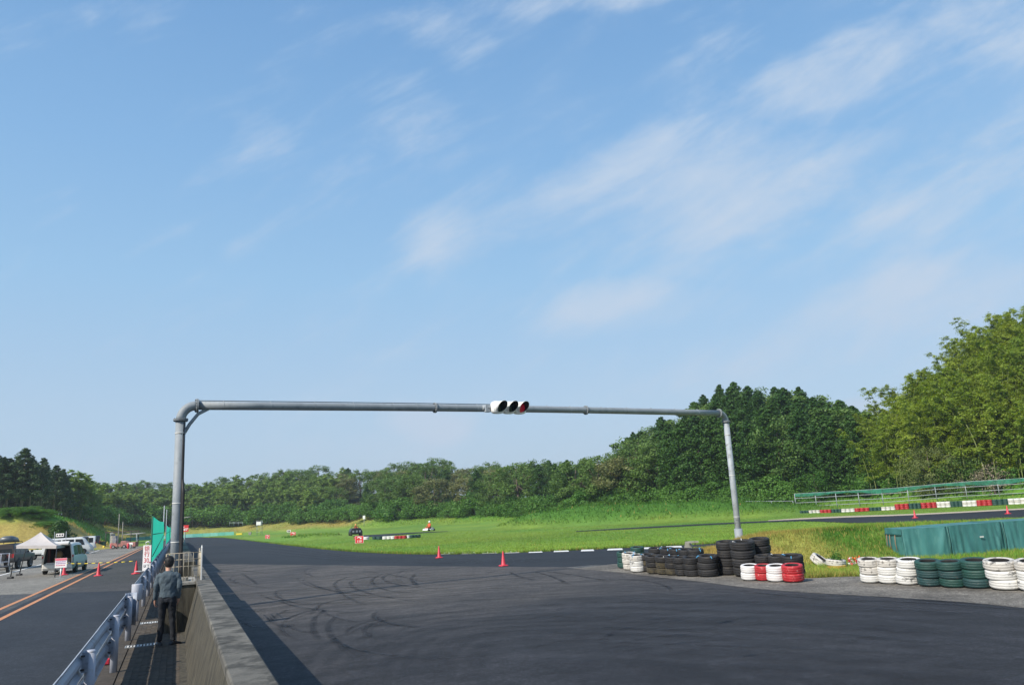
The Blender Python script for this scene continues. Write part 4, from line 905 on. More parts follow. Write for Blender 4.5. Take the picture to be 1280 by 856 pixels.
def flange(c, ax, r0, nb=12, th=.022, gap=.012):
    ax = Vector(ax).normalized(); mb = MB()
    c = Vector(c); mb.cyl(c-ax*(th+gap/2), c-ax*gap/2, r0, 22); mb.cyl(c+ax*gap/2, c+ax*(th+gap/2), r0, 22)
    a = ax.orthogonal().normalized(); b = ax.cross(a)
    for i in range(nb):
        an = 6.283*i/nb; q = c+(a*math.cos(an)+b*math.sin(an))*(r0-.03); mb.cyl(q-ax*.05, q+ax*.05, .012, 6, 1)
    return mb
for nm, c_, ax, r_ in (('flange', PL+[0, 0, hL-rL], (0, 0, 1), .20), ('flange', A_, bd, .20), ('flange', PR+[0, 0, hR-rR], (0, 0, 1), .185), ('flange', B_, bd, .185), ('flange', BP(.475-.112), bd, .175), ('flange', BP(.665), bd, .175)):
    flange(lp(c_), ax, r_).build(nm, [M_galv, M_bolt], gt)
# gusset under the left elbow
mb = MB(); mb.tube([lp(PL+bd*.08+[0, 0, hL-rL-.42]), lp(PL+bd*.24+[0, 0, hL-rL-.12]), lp(PL+bd*.46+[0, 0, hL-.24]), lp(PL+bd*.74+[0, 0, hL-.08])], .05, 8); mb.build('elbow_brace', M_galv, gt)
for f in (.035, .10, .165, .225, .29, .33, .40, .44, .58, .63, .70, .76, .82, .88, .94):
    mb = MB(); a_ = BP(f); mb.cyl(lp(a_-bd*.006), lp(a_+bd*.006), .1255, 18, caps=True); p2 = a_+np.array([0, 0, .12]); mb.box(lp(p2), (.04, .03, .05)); mb.build('cable_clip', M_galvl, gt)
for z in (1.9, 2.95, 4.9): mb = MB(); mb.cyl(lp(PL+[0, 0, z-.012]), lp(PL+[0, 0, z+.012]), .146, 20); mb.build('pole_band', M_band, gt)
for z in (1.5, 3.2, 4.9): mb = MB(); mb.cyl(lp(PR+[0, 0, z-.012]), lp(PR+[0, 0, z+.012]), .128, 20); mb.build('pole_band', M_band, gt)
rq = np.array([.93, -.37, 0])
for k, off in enumerate((.150, .195)):
    mb = MB(); pts = [PL+rq*off+[0, 0, z] for z in (1.55, 2.2, 3.2)]+([PL+rq*(off-.02)+[0, 0, 4.4], PL+rq*(off-.05)+[0, 0, 5.2]] if k == 0 else [PL+rq*(off-.05)+[0, 0, 3.6]])
    low_ = [PL+rq*(off+.05)+[0, 0, .95], PL+rq*(off+.02)+[0, 0, 1.2]]
    mb.tube([lp(p) for p in low_+pts], [.04]*(len(pts)+2), 8); mb.build('black_cable', M_black, gt)
mb = MB(); mb.tube([lp(BP(i/6)+[0, 0, .145]) for i in range(4)], .012, 5); mb.build('signal_cable', M_black, gt)

# traffic signal with three hooded lamps
sf = .47
sp = BP((.5-.035)+.035); sig_c = BP(.494)
# centre chosen along the beam; faces the camera and turned to the right
fr_ang = R(32)
to_cam = -sig_c.copy(); to_cam[2] = 0; to_cam /= np.linalg.norm(to_cam)
ca, sa = math.cos(fr_ang), math.sin(fr_ang); nrm = np.array([to_cam[0]*ca-to_cam[1]*sa, to_cam[0]*sa+to_cam[1]*ca, 0])
rz = math.atan2(nrm[1], nrm[0])+math.pi/2      # local -Y faces nrm
ts = thing('traffic_signal', 'white three lamp traffic signal with black lined hoods hanging on the gantry beam', 'traffic light', sig_c+nrm*.26+np.array([0, 0, .0]), rz)
Wd, mod = 1.42, .45
mb = MB()
n = 28; ring = []
for i in range(n):
    an = 2*math.pi*i/n; sx = math.copysign(abs(math.cos(an))**.42, math.cos(an)); sz = math.copysign(abs(math.sin(an))**.5, math.sin(an)); ring.append((sx*Wd/2, sz*.235))
mb.box((0, .05, 0), (Wd*.8, .10, .36)); mb.build('housing', M_white, ts, .03)
for dx in (-mod, 0, mod):
    mb = MB(); ring = []
    for i in range(n):
        an = 2*math.pi*i/n; sx = math.copysign(abs(math.cos(an))**.55, math.cos(an)); sz = math.copysign(abs(math.sin(an))**.55, math.sin(an)); ring.append((dx+sx*.246, sz*.225))
    def sh_(k): return [(dx+(x-dx)*k, z*k) for x, z in ring]
    mb.loft([[(x, .13, z) for x, z in sh_(.86)], [(x, .09, z) for x, z in sh_(.97)], [(x, -.05, z) for x, z in sh_(1)], [(x, -.085, z) for x, z in sh_(.97)], [(x, -.10, z) for x, z in sh_(.90)]], 0); mb.build('lamp_housing', M_white, ts)
L_lit = mat('red_lamp_lit', (.55, .02, .03), .3, emis=(.9, .03, .05, .5)); L_off = mat('dark_lamp_lens', (.012, .022, .028), .12)
M_hoodin = mat('hood_lining', (.008, .012, .018), .5)
M_hoodred = mat('dark_red_lens', (.34, .008, .03), .3, emis=(.5, .01, .04, .12))
for k, dx in enumerate((-mod, 0, mod)):
    mb = MB(); mb.lathe([(.172, -.095+.095), (.172, 0.0), (.12, .018), (0, .028)], 20); o = mb.build('lens', M_hoodred if k == 2 else L_off, ts, 0, (dx, -.105, 0)); o.rotation_euler.x = R(90)
    mb = MB(); seg = 24; r1 = .182
    def hood(an, f, r):       # deep at the top, none below; lip curls down the sides
        dep = .02+.38*max(0, math.sin(an*.5+math.pi/4*0) if False else (.5+.5*math.sin(an)))**.7
        return (math.cos(an)*r, -.095-dep*f, math.sin(an)*r)
    rings = []
    for j in range(seg+1):
        an = math.radians(-62)+math.radians(304)*j/seg
        rings.append([hood(an, 0, r1), hood(an, 1, r1), hood(an, 1, r1-.008), hood(an, 0, r1-.008)])
    vs_ = [p for r in rings for p in r]; fo = []; mi = []
    for j in range(seg):
        for q_, m_i in ((0, 0), (1, 0), (2, 1)): mb.f.append((j*4+q_, j*4+q_+1, (j+1)*4+q_+1, (j+1)*4+q_)); mb.m.append(m_i); mb.sm.append(True)
    mb.v = [tuple(map(float, p)) for p in vs_]
    o = mb.build('hood', [M_white, M_hoodin], ts, 0, (dx, 0, 0)); 
mb = MB(); mb.box((-.80, .13, -.03), (.20, .12, .26)); mb.cyl((-.95, .2, 0), (-.70, .14, 0), .10, 12); mb.build('bracket', M_galvl, ts, .02)
mb = MB(); mb.box((-.45, .19, 0), (.10, .16, .30)); mb.box((.45, .19, 0), (.10, .16, .30)); mb.build('mount', M_galv, ts)

# ------------------------------------------------------------------ cones
def cone_proto(label, loc, hh=.70):
    c = thing('traffic_cone', label, 'traffic cone', loc, random.random(), 'red traffic cones')
    k = hh/.7; n = 18; mb = MB(); mb.lathe([(.128*k, .045), (.112*k, .07), (.028*k, .68*k), (.02*k, .70*k), (0, .702*k)], n); mb.build('cone_body', M_redp, c)
    mb = MB(); ring = []
    for i in range(32):
        an = 6.283*i/32; sx = math.copysign(abs(math.cos(an))**.5, math.cos(an)); sy = math.copysign(abs(math.sin(an))**.5, math.sin(an)); ring.append((sx*.215*k, sy*.215*k))
    mb.loft([[(x*1.0, y*1.0, .0) for x, y in ring], [(x, y, .03) for x, y in ring], [(x*.72, y*.72, .05) for x, y in ring]], 0); mb.build('cone_base', M_redp, c)
    return c
def gz(p): return float(hgt(np.array([p[0]]), np.array([p[1]]))[0])
c0 = cone_proto('red traffic cone farther left on the track before the dashed kerb line', G(549, 697)+[0, 0, .002], .62)
copy_tree(c0, G(629.5, 707), .4, .98, 'red traffic cone nearer, right of the other one on the track')
copy_tree(c0, G(123, 719.5), .2, 1.12, 'red traffic cone in the middle of the pit road row, holding the striped bar')
copy_tree(c0, G(170, 717), .8, 1.12, 'red traffic cone nearest the guardrail and the speed sign')
copy_tree(c0, G(80, 718.5), .8, 1.12, 'red traffic cone behind the small notice board at the open minivan')
copy_tree(c0, G(1144, 647.2)+[0, 0, 0], .3, 1.0, 'red traffic cone left one of two on the far track strip')
copy_tree(c0, G(1260, 642)+[0, 0, 0], .3, 1.0, 'red traffic cone on the far track strip near the right edge')
# striped bar between cones
a_ = G(80, 718.5)+[0, 0, .66]; b_ = G(123, 719.5)+[0, 0, .69]; c_ = G(170, 717)+[0, 0, .69]
bar = thing('striped_bar', 'yellow and black striped bar resting on the cones across the pit road', 'barrier bar', a_, 0)
for (p, q) in ((a_, b_), (b_, c_)):
    for k in range(10):
        f0, f1 = k/10, (k+1)/10; sag = lambda f: np.array([0, 0, -.03*math.sin(math.pi*f)])
        mb = MB(); mb.cyl(p+(q-p)*f0+sag(f0)-a_, p+(q-p)*f1+sag(f1)-a_, .022, 8); mb.build('yellow_band' if k % 2 == 0 else 'black_band', M_yel if k % 2 == 0 else M_dark, bar)

# ------------------------------------------------------------------ tyre stacks
def tyre_mesh(m, Rr=.30, w=.21, name='tyre', tread=True, n=28):
    mb = MB(); h_ = w/2
    prof = [(.60*Rr, -h_*.55), (.63*Rr, -h_*.86), (.80*Rr, -h_), (.93*Rr, -h_*.93), (.985*Rr, -h_*.70), (Rr, -h_*.36), (Rr*.991, -h_*.33), (Rr*.991, -h_*.27), (Rr, -h_*.24), (Rr, h_*.24), (Rr*.991, h_*.27), (Rr*.991, h_*.33), (Rr, h_*.36), (.985*Rr, h_*.70), (.93*Rr, h_*.93), (.80*Rr, h_), (.63*Rr, h_*.86), (.60*Rr, h_*.55), (.72*Rr, 0)]
    mb.lathe(prof, n, (0, 0, 0), 0, True)
    k_ = len(prof)
    for q_ in range(len(mb.f)):
        if q_//n in (0, k_-2, k_-1, k_-3): mb.m[q_] = 1
    return mb.mesh(name, [m, M_tyre])
TM = {}; grp_tilt = True; GRP = 'tyre stacks along the near track edge'
def tm(key):
    if key not in TM: TM[key] = tyre_mesh({'k': M_tyre, 'm': M_tyrem, 'w': M_tw, 'd': M_twd, 'c': M_twc, 'r': M_tr, 'g': M_tg, 'b': M_tgd}[key])
    return TM[key]
CN = {'k': 'black', 'm': 'muddy', 'w': 'chipped white', 'd': 'grimy white', 'c': 'clean white', 'r': 'red', 'g': 'dark green', 'b': 'blue green'}
def stack(px, py, keys, dia, label, group, th=.20, lean=0., tape=False, at=None, name='tyre_stack', yb=None):
    p = (G(px, py) if yb is None else D(px, py, yb)) if at is None else np.array(at); s = thing(name, label, 'tyre stack', p, random.random()*6, group)
    k = dia/.60; z = .008
    la = random.random()*6.28
    if at is not None and name == 'tyre_stack' and grp_tilt and py == 0 and group == GRP:
        vx, vy = -p[0], -p[1]; q_ = math.hypot(vx, vy); s.rotation_euler = Matrix.Rotation(R(7.0), 3, Vector((-vy/q_, vx/q_, 0))).to_euler(); s.location.z += dia*.5*math.sin(R(7.0))
    for i, ky in enumerate(keys):
        w = .21*(th/.20); o = link('tyre', tm(ky), s, 0, (math.cos(la)*lean*i+random.uniform(-.012, .012), math.sin(la)*lean*i+random.uniform(-.012, .012), z+th/2)); o.scale = (k, k, th/.205)
        o.rotation_euler = (random.uniform(-.02, .02), random.uniform(-.02, .02), random.random()*6.28); z += th
        if ky == 'm': o['label'] = 'mud coated tyre'
    if tape:
        a = random.random()*6.28; r_ = dia*.42; tm_ = random.choice((M_tape, M_band, M_tape))
        for da in (0, 1.9): mb = MB(); mb.tube([(math.cos(a+da)*r_*.7, math.sin(a+da)*r_*.7, z-.02), (math.cos(a+da)*r_, math.sin(a+da)*r_, z+.012), (math.cos(a+da)*dia*.5, math.sin(a+da)*dia*.5, z-.05)], .012, 5); mb.build('tie_tape', tm_, s)
    return s
GRP = 'tyre stacks along the near track edge'
def ctr(px, py, dia):   # pixel of the base front edge -> centre of the stack
    g = G(px, py); v = g.copy(); v[2] = 0; v /= np.linalg.norm(v); return g+v*dia*.5
def st(px, py, keys, dia, label, th=.2, lean=0., tape=False, grp=GRP):
    return stack(0, 0, keys, dia, label, grp, th*.90, lean, tape, at=ctr(px, py, dia)+np.array([0, 0, .010]))
st(781, 710.5, 'ggg', .50, 'dark green tyre stack at the far left end of the tyre row')
st(788, 712.5, 'ddd', .50, 'grimy small white tyre stack squeezed behind the clean white one', tape=True)
st(799, 709.5, 'gggg', .50, 'dark green tyre stack hidden behind the white one at the left end', .19)
st(798, 715.6, 'wwd', .52, 'three high white tyre stack at the left end of the black stacks', .195, tape=True)
st(811, 715.0, 'kmk', .52, 'black tyre stack directly right of the left white stack, set back', .2, tape=True)
st(819, 717.6, 'mkk', .52, 'low black tyre stack third from the left, in the front row', .2, .01)
st(831, 718.6, 'mmk', .52, 'black tyre stack with ochre mud on its lower tyres', .2, .0, True)
st(842, 719.4, 'mkk', .50, 'black tyre stack right of the muddy ochre one', .2, .01, True)
st(854, 720.3, 'kkk', .50, 'black tyre stack fourth from the big leaning one, front row', .2, .012)
st(867, 721, 'kkk', .52, 'black tyre stack just left of the wide leaning front stack', .2, .01)
st(886, 721.6, 'kkk', .62, 'wide leaning black tyre stack at the middle of the front row', .21, .03, True)
st(902, 719, 'kmk', .50, 'black tyre stack with a muddy middle tyre, left of the tall stacks', .2)
for i, (x_, y_) in enumerate(((823, 711.5), (836, 713), (848, 714.2), (860, 715.3), (873, 716))):
    st(x_, y_, 'kkkk', .52, ['leftmost stack of the taller black back row behind the muddy stacks', 'second stack from the left in the black back row', 'middle stack of the black back row below the concrete wedge', 'fourth stack in the black back row, right of the concrete wedge', 'rightmost stack of the black back row'][i], .19, .008, True)
st(912, 719.4, 'kkkk', .60, 'tall black tyre stack at the left foot of the gantry pole', .265)
st(933, 721.4, 'kkkk', .72, 'tallest widest black tyre stack in front of the gantry pole', .268, .006, True)
st(953, 718.5, 'kkkkk', .62, 'tall black tyre stack right of the gantry pole', .222, .006)
st(957, 721.5, 'kkk', .50, 'black tyre stack behind the left red tyres', .21)
st(974, 722.2, 'kkk', .50, 'black tyre stack behind the right white tyres', .21, tape=True)
st(993, 723.0, 'kkk', .62, 'wide black tyre stack behind the right red tyres', .21, tape=True)
st(938.5, 726.3, 'cc', .50, 'clean white pair of tyres, left one of the short coloured stacks', .21)
st(956, 726.6, 'rr', .48, 'red pair of tyres between the two short white stacks', .21)
st(971.5, 727.8, 'cc', .52, 'clean white pair of tyres between the two short red stacks', .215, .01)
st(993, 728.6, 'rr', .56, 'red pair of tyres at the right end of the short coloured stacks', .225, .01)
st(1090.5, 729.3, 'wdd', .52, 'chipped white tyre stack first from the left by the covered blocks', .205, .01)
st(1113, 730.2, 'wwd', .52, 'chipped white tyre stack second from the left by the covered blocks', .205, .02)
st(1137, 731.8, 'www', .56, 'leaning chipped white tyre stack just left of the green stacks', .21, .035)
st(1165, 734.2, 'bbg', .58, 'blue green tyre stack, left one of the three by the covered blocks', .205, .02)
st(1193, 735.4, 'gbg', .58, 'rough green tyre stack, middle one of the three by the covered blocks', .205, .02)
st(1224, 736.5, 'bgg', .62, 'green tyre stack, right one of the three beside the big chipped white one', .21, .03)
st(1259, 738.6, 'wwd', .64, 'big chipped white tyre stack near the right edge, paint flaked at its foot', .215, .03)
st(1296, 740.5, 'wwd', .62, 'chipped white tyre stack cut off by the right edge of the photo', .215, .02)

# far tyre rows
seq = [(1000, 1011, 'g'), (1011, 1025.2, 'c'), (1025.2, 1039.5, 'r'), (1039.5, 1052, 'g'), (1052, 1068.8, 'c'), (1068.8, 1087, 'r'), (1087, 1101.8, 'g'), (1101.8, 1119.2, 'c'), (1119.2, 1136.5, 'r'), (1136.5, 1151.6, 'g'), (1151.6, 1171, 'r'), (1171, 1188.7, 'c'), (1188.7, 1203.8, 'g'), (1203.8, 1221.8, 'c'), (1221.8, 1240.6, 'r'), (1240.6, 1260.7, 'g'), (1260.7, 1284, 'c'), (1284, 1306, 'r')]
def ybase(px): return np.interp(px, [1000, 1018, 1100, 1175, 1230, 1270, 1310], [642.6, 641.6, 637.8, 634.0, 631.8, 630.0, 628.2])
for gi, (xa, xb, ky) in enumerate(seq):
    for j in range(3):
        px = xa+(xb-xa)*(j+.5)/3; p = G(px, ybase(px)); dia = (xb-xa)/3/(F/P(p)[2])*1.0; n_ = 2 if gi < 8 else 3
        pos = {0: 'left', 1: 'middle', 2: 'right'}[j]
        nb = CN[seq[gi-1][2]].split()[-1] if gi else 'the grass'
        stack(0, 0, {'c': 'cd', 'r': 'rr', 'g': 'gg'}[ky]+({'c': 'c', 'r': 'r', 'g': 'g'}[ky] if n_ == 3 else ''), dia, '%s of three %s tyre stacks, set %d of the far row' % (pos, CN[ky].split()[-1], gi+1), 'tyre stacks in the far coloured row below the fence', .20 if n_ == 2 else .21, at=p+np.array([0, 0, -.02]))
seq2 = [(443, 449, 'r', 673.9), (455, 461, 'c', 673.9), (466, 471, 'g', 673.7), (471, 478, 'g', 673.6), (478.5, 484, 'c', 673.5), (484, 489, 'c', 673.3), (489, 494, 'c', 673.1), (493.5, 498.5, 'r', 672.9), (498.5, 503, 'r', 672.7), (503, 508, 'r', 672.5), (508.5, 512, 'c', 672.2), (512, 517, 'g', 671.9), (517, 521, 'g', 671.6), (521, 525.5, 'g', 671.2)]
for gi, (xa, xb, ky, yy) in enumerate(seq2):
    p = G((xa+xb)/2, yy+.3); stack(0, 0, {'c': 'cc', 'r': 'rr', 'g': 'gg'}[ky], .52*(xb-xa)/5, '%s tyre stack, number %d from the left in the short far row on the infield' % (CN[ky].split()[-1], gi+1), 'tyre stacks in the short far row on the infield', .15, at=p)

# planted and fallen tyres on the verge, odd things beside them
p = ctr(1046, 710.5, .6); t = thing('tyre_planter', 'whitewashed tyre planter full of weeds on the verge', 'planter', p+np.array([0, 0, .0]), 0)
o = link('tyre', tm('d'), t, 0, (0, 0, .16)); o.rotation_euler = (R(6), 0, 1.); o.scale = (.98, .98, .95)
o = link('yellow_tyre', tyre_mesh(mat('faded_yellow_tyre_paint', (.42, .27, .05), .8, var=.3, dirt=(.12, .09, .04), dscale=6), name='yellow_tyre'), t, 0, (.02, 0, .02)); o.scale = (1, 1, .8)
cc = rng.normal(0, .09, (200, 3)); cc[:, 2] = .26+np.abs(cc[:, 2])*1.2; lv = quads(cc, rng.normal(0, 1, (200, 3)), .09, .3); tag(link('weeds', np_mesh('weeds', lv, q_idx(lv), L_kudzu), t), kind='stuff')
p = ctr(1028, 706.5, .5); o = link('sunken_tyre', tyre_mesh(M_twd, .34, .24, 'sunken_tyre'), None, 0, p+np.array([0, .1, .10])); o.rotation_euler = (R(35), R(18), .6); tag(o, 'white painted tyre sunk at a slant in the dry grass', 'tyre')
p = ctr(1021, 694, .2)+np.array([0, 0, .25]); mb = MB(); mb.box((0, 0, .10), (.19, .14, .32), .3); mb.box((-.05, 0, .30), (.06, .12, .08), .3); mb.box((.06, 0, .28), (.05, .12, .06), .3); o = mb.build('concrete_stub', mat('pinkish_concrete', (.36, .25, .20), .9, var=.2), None, .01, G(1021.5, 697)); tag(o, 'small broken pinkish concrete stub in the dry grass', 'stub')
p = G(1071, 706.5); t = thing('flower_pot_group', 'cluster of small red and white potted flowers at the left of the white tyres', 'flowers', p, 0)
for k in range(7):
    x_ = -.22+.075*k+random.uniform(-.02, .02); mb = MB(); mb.lathe([(.03, 0), (.045, .09), (.04, .092), (0, .085)], 8, (x_, random.uniform(-.05, .08), 0)); mb.build('pot', M_redp if k % 3 == 1 else M_twc, t)
    cc = rng.normal(0, .035, (26, 3))+[x_, 0, .16+.03*(k % 3)]; lv = quads(cc, rng.normal(0, 1, (26, 3)), .05, .7); link('blossom', np_mesh('blossom', lv, q_idx(lv), (M_redp, M_twc, mat('orange_petals', (.75, .16, .04), .6))[k % 3]), t)
# concrete wedge at the end of the mound
wa, wb = D(853, 690, 31.0), D(866, 680, 31.0)
t = thing('concrete_wedge', 'pale concrete wedge and kerb slab at the left end of the mound', 'concrete block', G(858, 693), 0)
pxs = [(854.3, 692), (856, 678.6), (860.6, 677.6), (865, 684.0), (862, 692)]
Yw = G(858, 693)[1]+1.2
fr_ = [D(x, y, Yw)-np.array(t.location) for x, y in pxs]; bk = [p+np.array([.25, .9, 0]) for p in fr_]
mb = MB(); mb.loft([[tuple(p) for p in fr_], [tuple(p) for p in bk]], 0, True, True, False); mb.build('wedge', M_concl, t)
mb = MB(); q0 = D(857, 677.6, Yw+.2)-np.array(t.location); mb.box(q0+np.array([.28, 0, 0]), (.55, .30, .07)); mb.build('slab', M_concl, t)

# covered blocks
t_line = [G(1130, 697)+[.02, 0, 0], G(1190, 694), G(1259, 688), G(1345, 681.5), G(1450, 675)]
for i in range(len(t_line)-1):
    a_, b_ = t_line[i], t_line[i+1]; a_ = a_+(b_-a_)*.012; b_ = b_-(b_-a_)*.012; L_ = np.linalg.norm(b_-a_); an = math.atan2(b_[1]-a_[1], b_[0]-a_[0])
    tb = thing('covered_block', ['teal tarpaulin covered barrier block at the left end, laced end flap showing', 'teal tarpaulin covered barrier block in the middle with a small pale tag', 'teal tarpaulin covered barrier block running out at the right edge', 'teal tarpaulin covered barrier block farthest right beyond the photo'][i], 'barrier block', a_+np.array([0, 0, -.03]), an, 'tarpaulin covered barrier blocks')
    hh_ = 1.0 if i else .97; dp = 1.4; z0 = 0.0
    def front(u, v, L_=L_, i=i, hh_=hh_):
        x = u*L_; z = v*hh_; edge = min(u, 1-u)
        f = .012*math.sin(x*9+1.7*i+2.2*v)*(1-v)**.7+.014*math.sin(x*23+4*math.sin(x*3)+1.5*v)*(1-v)**.5+.028*(vnoise(np.array([x*5.0+i*9]), np.array([z*.9]), 3)[0]-.5)*2*(1-.6*v)
        f += .04*math.exp(-((x-L_+.12+.30*(1-v)*.6)/.10)**2)*math.sin(v*3.1) - .05*math.exp(-(edge*L_/.05)**2)
        return (x, -f-.02*(1-v), z)
    mb = MB(); mb.grid(90, 14, front); mb.build('front_cover', M_tarp, tb)
    def top(u, v, L_=L_, hh_=hh_, i=i): x = u*L_; return (x, v*dp+front(u, 1.)[1]*(1-v), hh_+.025*math.sin(math.pi*u)*math.sin(math.pi*v)-.02*vnoise(np.array([x*2+i]), np.array([v*2]), 8)[0]*math.sin(math.pi*v))
    mb = MB(); mb.grid(24, 6, top); mb.build('top_cover', M_tarp, tb)
    mb = MB(); mb.grid(24, 4, lambda u, v, L_=L_, hh_=hh_: (u*L_, dp+.01*math.sin(u*30), (1-v)*hh_)); mb.build('back_cover', M_tarp, tb)
    for sx, nm in ((0, 'end_cover'), (1, 'end_cover')):
        def endf(u, v, sx=sx, L_=L_, hh_=hh_): q = (.03*math.sin(u*16+v*5)*(1-v)-.02*math.sin(v*22)*(.3 if v < .75 else 0)); return (sx*L_+(q if sx else q), u*dp, v*hh_)
        mb = MB(); mb.grid(14, 12, endf); mb.build(nm, M_tarp, tb)
    if i == 0:
        mb = MB(); mb.box((-.03, dp*.5, hh_*.80), (.03, dp*.98, .03)); mb.build('flap_hem', mat('dark_tarpaulin_hem', (.015, .09, .085), .6), tb)
        for yy_ in (.45, .9, 1.15):
            mb = MB(); mb.tube([(-.05, yy_, hh_*.78), (-.06, yy_+.03, hh_*.5), (-.05, yy_-.02, hh_*.25)], .012, 5); mb.build('lace', mat('orange_brown_rope', (.30, .16, .08), .8), tb)
    if i == 1: mb = MB(); mb.box((L_*.56, -.06, hh_*.56), (.16, .01, .05)); mb.build('pale_tag', M_band, tb)
    if i < 3: mb = MB(); mb.tube([(L_+.0, -.03, .05), (L_+.01, -.035, hh_*.5), (L_, -.01, hh_+.01), (L_, dp, hh_+.01)], .014, 5); mb.build('seam_cord', mat('seam_cord', (.06, .17, .16), .7), tb)
mb = MB(); mb.box((0, 0, .1), (.26, .2, .14), .4); o = mb.build('white_block', M_twc, None, .02, G(1109, 693.5)+np.array([0, .5, .05])); tag(o, 'small white block lying at the left end of the covered blocks', 'block')

# ------------------------------------------------------------------ right fence with green netting
def fence_line(name, label, pts, hs, zs, rails, net, postm, railm, cat='fence'):
    f = thing(name, label, cat, pts[0], 0); o0 = np.array(pts[0])
    for i, p in enumerate(pts):
        mb = MB(); mb.tube([p-o0+[0, 0, -.3], p-o0+[0, 0, hs]], .045, 6); mb.build('post', postm, f)
    for i in range(len(pts)-1):
        a, b = pts[i]-o0, pts[i+1]-o0
        for r_ in rails:
            mb = MB(); m_ = (a+b)/2+np.array([0, 0, r_*hs-random.uniform(0, .03)]); mb.tube([a+[0, 0, r_*hs], m_, b+[0, 0, r_*hs]], .033, 6, caps=False); mb.build('rail', railm, f)
        if net:
            def nf(u, v, a=a, b=b, i=i): p = a+(b-a)*u; return tuple(p+np.array([0, -.06, hs*(1.0-(.30 if i > 2 else .24)*v*(.8+.25*math.sin(u*3.1+i*1.7)))]))
            mb = MB(); mb.grid(10, 3, nf); mb.build('netting', M_netf, f)
    return f
def on_ground(px, Y): d = ray(px, 620); x = d[0]/d[1]*Y; return np.array([x, Y, float(hgt(np.array([x]), np.array([Y]))[0])])
fpx = [993, 1018.5, 1044, 1072, 1101.5, 1133.5, 1168, 1205.5, 1246, 1290, 1338]; fY = np.interp(fpx, [993, 1246, 1338], [101, 90.5, 86])
def fp(px, ytop, hs):  # foot found from the pixel of the rail and its height
    Yv = float(np.interp(px, [993, 1246, 1338], [101, 90.5, 86])); p = D(px, ytop, Yv); p[2] -= hs; return p
tops = np.interp(fpx, [993, 1018, 1072, 1101, 1133, 1168, 1205, 1246, 1290, 1338], [617, 615.6, 612.6, 611.0, 608.5, 605.2, 602.2, 599.6, 596.6, 593])
fence_line('green_netted_fence', 'long pipe fence with sagging green netting on its top rail below the wood', [fp(a, b, 1.62) for a, b in zip(fpx, tops)], 1.62, None, (1.0, .64, .30, .02), True, M_galvl, M_galvl)
fence_line('pipe_fence', 'low plain pipe fence left of the green netted fence', [D(x, y, Yv)-np.array([0, 0, .75]) for x, y, Yv in ((932, 626.4, 103), (964, 626.2, 102), (991, 626.0, 101.3))], .75, None, (1.0, .35), False, M_galvl, M_galvl)
pts = [D(x, y, Yv)-np.array([0, 0, .55]) for x, y, Yv in ((672, 645.2, 109), (694, 644.6, 108.5), (720, 643.4, 108), (745, 642.6, 107), (770, 641.0, 106), (794, 639.2, 105))]
fence_line('low_pipe_fence', 'thin white pipe fence half sunk in the long grass of the middle bank', pts, .55, None, (1.0,), False, M_galvl, M_galvl)
